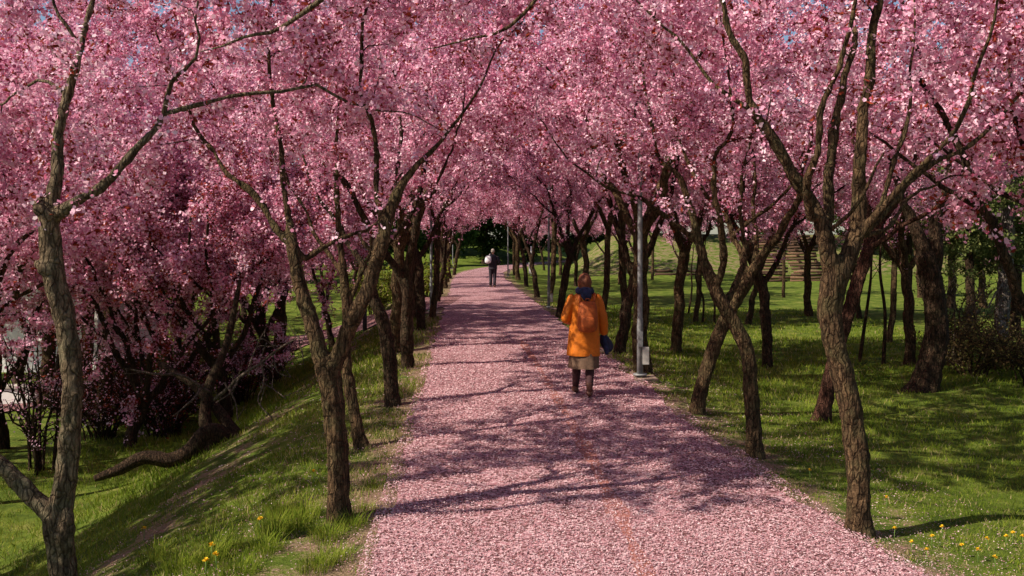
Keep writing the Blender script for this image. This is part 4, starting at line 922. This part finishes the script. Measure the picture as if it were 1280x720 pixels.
g = G(616, 360); MX, MY = g[0], g[1]
Q = thing('person', 'distant person in dark clothes walking away with a white shoulder bag', 'person', (MX, MY, .018))
J = dict(hipl=(-.09, 0, .90), kneel=(-.095, .05, .50), anklel=(-.10, .02, .09), toel=(-.12, .17, .03), hipr=(.09, 0, .90), kneer=(.09, .06, .50), ankler=(.085, -.12, .09), toer=(.10, .03, .03),
         shol=(-.19, 0, 1.45), elbl=(-.27, -.04, 1.18), wril=(-.20, .16, 1.10), handl=(-.13, .22, 1.12), shor=(.19, 0, 1.45), elbr=(.31, -.06, 1.20), wrir=(.24, .14, 1.08), handr=(.17, .20, 1.10), pelvis=(0, 0, .96), chest=(0, 0, 1.34), neck=(0, .01, 1.53), head=(0, .03, 1.70))
mb = MB(); body(mb, J, .094); remesh_body('body', mb, M['skin'], Q, .012)
for s in ('l', 'r'):
    h_, k_, a_, tt = (np.array(J[k + s]) for k in ('hip', 'knee', 'ankle', 'toe')); m = MB()
    m.tube([h_ + (0, 0, .08), h_, h_ * .5 + k_ * .5, k_, k_ * .5 + a_ * .5, a_ + (0, 0, .0)], [.11, .108, .095, .078, .072, .066], 16, .03, np.random.default_rng(2)); m.build('trouser_leg', M['black'], Q)
    m = MB(); d = tt - a_; d[2] = 0; h = a_ - d * .4; m.tube([(h[0], h[1], .045), (a_[0], a_[1], .06), (a_[0] + d[0] * .6, a_[1] + d[1] * .6, .05), (tt[0] + d[0] * .15, tt[1] + d[1] * .15, .036)], [.04, .056, .056, .034], 12, ell=(1, .85)); m.build('shoe', M['boot'], Q)
o = loft([(0, 0, 1.56, .065, .065), (0, 0, 1.53, .11, .09), (0, 0, 1.49, .19, .115), (0, -.01, 1.40, .225, .14), (0, -.01, 1.25, .22, .15), (0, -.01, 1.08, .21, .15), (0, -.01, .94, .205, .15), (0, -.01, .86, .205, .15)], 32, .04, 15)
for s in ('l', 'r'):
    sh, el, wr = (np.array(J[k + s]) for k in ('sho', 'elb', 'wri')); q = smooth_poly([(*sh, .085), (*(sh * .5 + el * .5), .078), (*el, .074), (*(el * .5 + wr * .5), .066), (*wr, .055)], .04); o.tube(q[:, :3], q[:, 3], 14, .04, np.random.default_rng(8))
soften(o.build('jacket', M['black'], Q))
m = MB(); hd = np.array(J['head']); zs = np.linspace(-.06, .125, 9); m.tube([hd + (0, -.016, z) for z in zs], [.092 * math.sqrt(max(.03, 1 - (z / .13) ** 2)) for z in zs], 18, .04, np.random.default_rng(4), ref=(1, 0, 0)); soften(m.build('hair', M['greyhair'], Q))
sb = thing('shoulder_bag', 'white shoulder bag on the back of the distant person in dark clothes', 'bag', (MX - .2, MY - .17, .018))
o = loft([(0, 0, 1.50, .03, .02), (0, 0, 1.495, .12, .05), (-.01, -.01, 1.38, .155, .075), (-.02, -.02, 1.24, .16, .085), (-.03, -.01, 1.14, .13, .07), (-.03, 0, 1.125, .03, .02)], 20, .05, 16); soften(o.build('bag_body', M['whitebag'], sb)); m = MB()
m.tube([(.02, .02, 1.49), (.06, .09, 1.565), (.08, .2, 1.575), (.12, .31, 1.50)], [.022] * 4, 8, ell=(1, .4), ref=(1, 0, 0)); m.build('strap', M['whitebag'], sb)

# ------------------------------------------------------------------ grass, petals, dandelions
def sample(n, y0, y1, side, w, rng, pw=2.0):
    y = (rng.uniform(y1 ** (1 - pw), y0 ** (1 - pw), n)) ** (1 / (1 - pw)) if pw != 1 else y0 * (y1 / y0) ** rng.random(n)
    d = rng.random(n) ** 1.25 * w
    x = edge_l(y) - d if side < 0 else edge_r(y) + d
    return x, y, d

def blades(n, y0, y1, side, w, seed, hmin, hmax, clump=.35, name='grass_blades'):
    rng = np.random.default_rng(seed); x, y, d = sample(n, y0, y1, side, w, rng, 1.6)
    dens = vnoise(x * 1.3, y * 1.3, 31) * .6 + vnoise(x * 4, y * 4, 33) * .4
    if side < 0: dens = dens - .32 * np.exp(-((d - 2.3) / .7) ** 2)
    dens = dens + .12 * sm(d / 1.5) - .22 * np.exp(-(d / .45))
    ok = dens > clump + rng.normal(0, .07, n); x, y, d, dens = x[ok], y[ok], d[ok], dens[ok]; n = len(x)
    vis = np.abs(x / y) < .68; x, y, d, dens = x[vis], y[vis], d[vis], dens[vis]; n = len(x)
    z = gz(x, y) - .008; far = np.clip(y / 9, .8, 3.2)
    h = rng.uniform(hmin, hmax, n) * (.6 + dens) * np.clip(far, .9, 1.6); wd = .0035 * far * rng.uniform(.7, 1.5, n)
    a = rng.uniform(0, 6.28, n); la = rng.uniform(0, 6.28, n); ln = h * rng.uniform(.2, .9, n)
    c = np.stack([x, y, z], 1); s = np.stack([np.cos(a) * wd, np.sin(a) * wd, 0 * a], 1); top = np.stack([np.cos(la) * ln, np.sin(la) * ln, h], 1); mid = top * .55 + np.stack([0 * h, 0 * h, h * .12], 1)
    V = np.stack([c - s, c + s, c + mid + s * .7, c + top, c + mid - s * .7], 1).reshape(-1, 3)
    me = mesh_np(name, V, np.arange(n * 5).reshape(n, 5), (M['grass_blade'],)); tint = np.clip(.2 + .5 * vnoise(x * .8, y * .8, 41) + rng.normal(0, .16, n), 0, .9); tint[rng.random(n) < .06 + (.45 if side < 0 else .25) * np.exp(-d / .9)] = 1.0
    attr(me, 'tint', tint); return tag(link(name, me), 'short spring grass growing on the verges, bank and lawn', 'grass', kind='stuff')
blades(80000, 4.2, 26, -1, 7.0, 201, .025, .07, .38)
blades(125000, 4.2, 32, 1, 10.0, 202, .018, .05, .34)

def petals(n, y0, y1, xf, zf, seed, size, pw, name, label, keep=None):
    rng = np.random.default_rng(seed); y = (rng.uniform(y1 ** (1 - pw), y0 ** (1 - pw), n)) ** (1 / (1 - pw)); x = xf(y, rng.random(n))
    if keep is not None: k = keep(x, y, rng); x, y = x[k], y[k]; n = len(x)
    z = zf(x, y) + rng.uniform(.004, .012, n); nrm = np.stack([rng.normal(0, .30, n), rng.normal(0, .30, n), np.ones(n)], 1); nrm /= np.linalg.norm(nrm, axis=1)[:, None]
    a = rng.normal(0, 1, (n, 3)); t = a - nrm * (a * nrm).sum(1)[:, None]; t /= np.linalg.norm(t, axis=1)[:, None]; b_ = np.cross(nrm, t); s = size * rng.uniform(.6, 1.4, n) * np.clip(y / 9, .75, 1.5)
    c = np.stack([x, y, z], 1); V = np.stack([c + t * s[:, None], c + b_ * (s * .7)[:, None], c - t * s[:, None], c - b_ * (s * .7)[:, None]], 1).reshape(-1, 3)
    me = mesh_np(name, V, np.arange(n * 4).reshape(n, 4), (M['petal'],)); attr(me, 'tint', rng.beta(1.6, 1.6, n)); return tag(link(name, me), label, 'petals', kind='stuff')
def cov(x, y, rng): return vnoise(x * 2.2, y * 1.1, 51) * .6 + vnoise(x * 6, y * 3, 53) * .4 > .30 + rng.normal(0, .1, len(x))
petals(140000, 4.6, 20, lambda y, r: edge_l(y) - .1 + (edge_r(y) - edge_l(y) + .2) * r, lambda x, y: np.full(len(x), .016), 211, .0096, 2.2, 'fallen_petals', 'carpet of fallen pink petals on the path', cov)
petals(20000, 4.4, 22, lambda y, r: edge_l(y) + .1 - 2.9 * r ** 3, lambda x, y: gz(x, y) + .008, 212, .008, 2.0, 'fallen_petals', 'fallen pink petals strewn on the bank verge', lambda x, y, g_: vnoise(x * 2, y * 2, 55) > .35 + g_.normal(0, .12, len(x)))
petals(20000, 4.4, 22, lambda y, r: edge_r(y) - .1 + 1.7 * r ** 2.6, lambda x, y: gz(x, y) + .008, 213, .0075, 2.0, 'fallen_petals', 'fallen pink petals strewn on the lawn verge', lambda x, y, g_: vnoise(x * 2, y * 2, 57) > .38 + g_.normal(0, .12, len(x)))

def tuft(u, v, n, h, seed, i):
    b = G(u, v); rng = np.random.default_rng(seed); n = n * 2
    a = rng.uniform(0, 6.28, n); r = rng.uniform(0, 1, n) ** .6 * .13; a2 = a + rng.normal(0, .6, n); hh = h * rng.uniform(.35, 1.0, n); l = hh * rng.uniform(.15, .75, n); wd = rng.uniform(.0012, .0024, n)
    p = np.stack([np.cos(a) * r, np.sin(a) * r, np.full(n, -.02)], 1); d = np.stack([np.cos(a2), np.sin(a2), 0 * a], 1); s_ = np.stack([-np.sin(a2), np.cos(a2), 0 * a], 1) * wd[:, None]; up = np.array([0, 0, 1.0])
    m1 = p + d * (l * .3)[:, None] + up * (hh * .55)[:, None]; tp = p + d * l[:, None] + up * (hh * .85)[:, None]
    V = np.stack([p - s_, p + s_, m1 + s_, m1 - s_, m1 - s_, m1 + s_, tp + s_ * .2, tp - s_ * .2], 1).reshape(-1, 3); t_ = np.repeat(rng.uniform(.15, .85, n), 2)
    me = mesh_np('grass_tuft', V, np.arange(n * 8).reshape(-1, 4), (M['grass_blade'],)); attr(me, 'tint', t_)
    tag(link('grass_tuft', me, loc=tuple(b)), 'tuft of long green grass on the bank verge by the twin-limbed tree', 'grass tuft', 'long grass tufts on the bank verge', 'stuff' if False else None)
for i, (u, v, n, h) in enumerate(((345, 668, 160, .24), (380, 648, 140, .24), (330, 690, 120, .20), (410, 675, 150, .18), (440, 660, 120, .17), (375, 662, 130, .22), (395, 712, 150, .16), (262, 705, 130, .22), (280, 690, 110, .24), (225, 712, 120, .2), (352, 645, 110, .2), (470, 610, 90, .12), (455, 640, 90, .12), (300, 715, 100, .16), (420, 700, 110, .14), (195, 700, 110, .2))):
    tuft(u, v, n, h, 300 + i, i)

def dandelion_proto():
    t = thing('dandelion', 'x', 'flower'); m = MB(); m.tube([(0, 0, -.02), (.004, 0, .05), (.0, .004, .10)], [.003, .0026, .0026], 6); m.build('stem', M['stem'], t); m = MB(); rng = np.random.default_rng(9)
    for k in range(46):
        a = rng.uniform(0, 6.28); e = rng.uniform(.1, 1.35); L = .021 * rng.uniform(.8, 1.1); d = np.array([math.cos(a) * math.cos(e), math.sin(a) * math.cos(e), math.sin(e)]); s = np.array([-math.sin(a), math.cos(a), 0]) * .003
        o = np.array([0, .004, .10]); m.add([o, o + d * L - s * 1.2, o + d * L * 1.08, o + d * L + s * 1.2], [(0, 1, 2, 3)])
    m.build('flower_head', M['yellow'], t, False); return t
dp = dandelion_proto(); first = True
dl = [(264, 690, 0), (270, 703, 0), (258, 710, 0), (325, 655, 0), (180, 664, 0), (392, 592, 0)] + [(1258, 673, 1), (1266, 668, 1), (1278, 672, 1), (1222, 690, 1), (1234, 676, 1), (1178, 660, 1), (1165, 672, 1), (1118, 662, 1), (1108, 622, 1), (1244, 700, 1), (1140, 680, 1), (1202, 684, 1), (1158, 690, 1), (1012, 586, 1)]
for i, (u, v, sd) in enumerate(dl):
    p = G(u, v + 14); lb = ('yellow dandelion flowering in the grass of the bank verge', 'yellow dandelion flowering in the lawn near the tall curved tree')[sd]; gp = ('dandelions on the bank verge', 'dandelions on the lawn')[sd]; sc = 1.15 if not sd else .85
    if first: dp.location = tuple(p); dp['label'] = lb; dp['group'] = gp; dp.scale = (sc,) * 3; first = False
    else: copy_tree(dp, p, i * 1.3, sc, lb, gp)
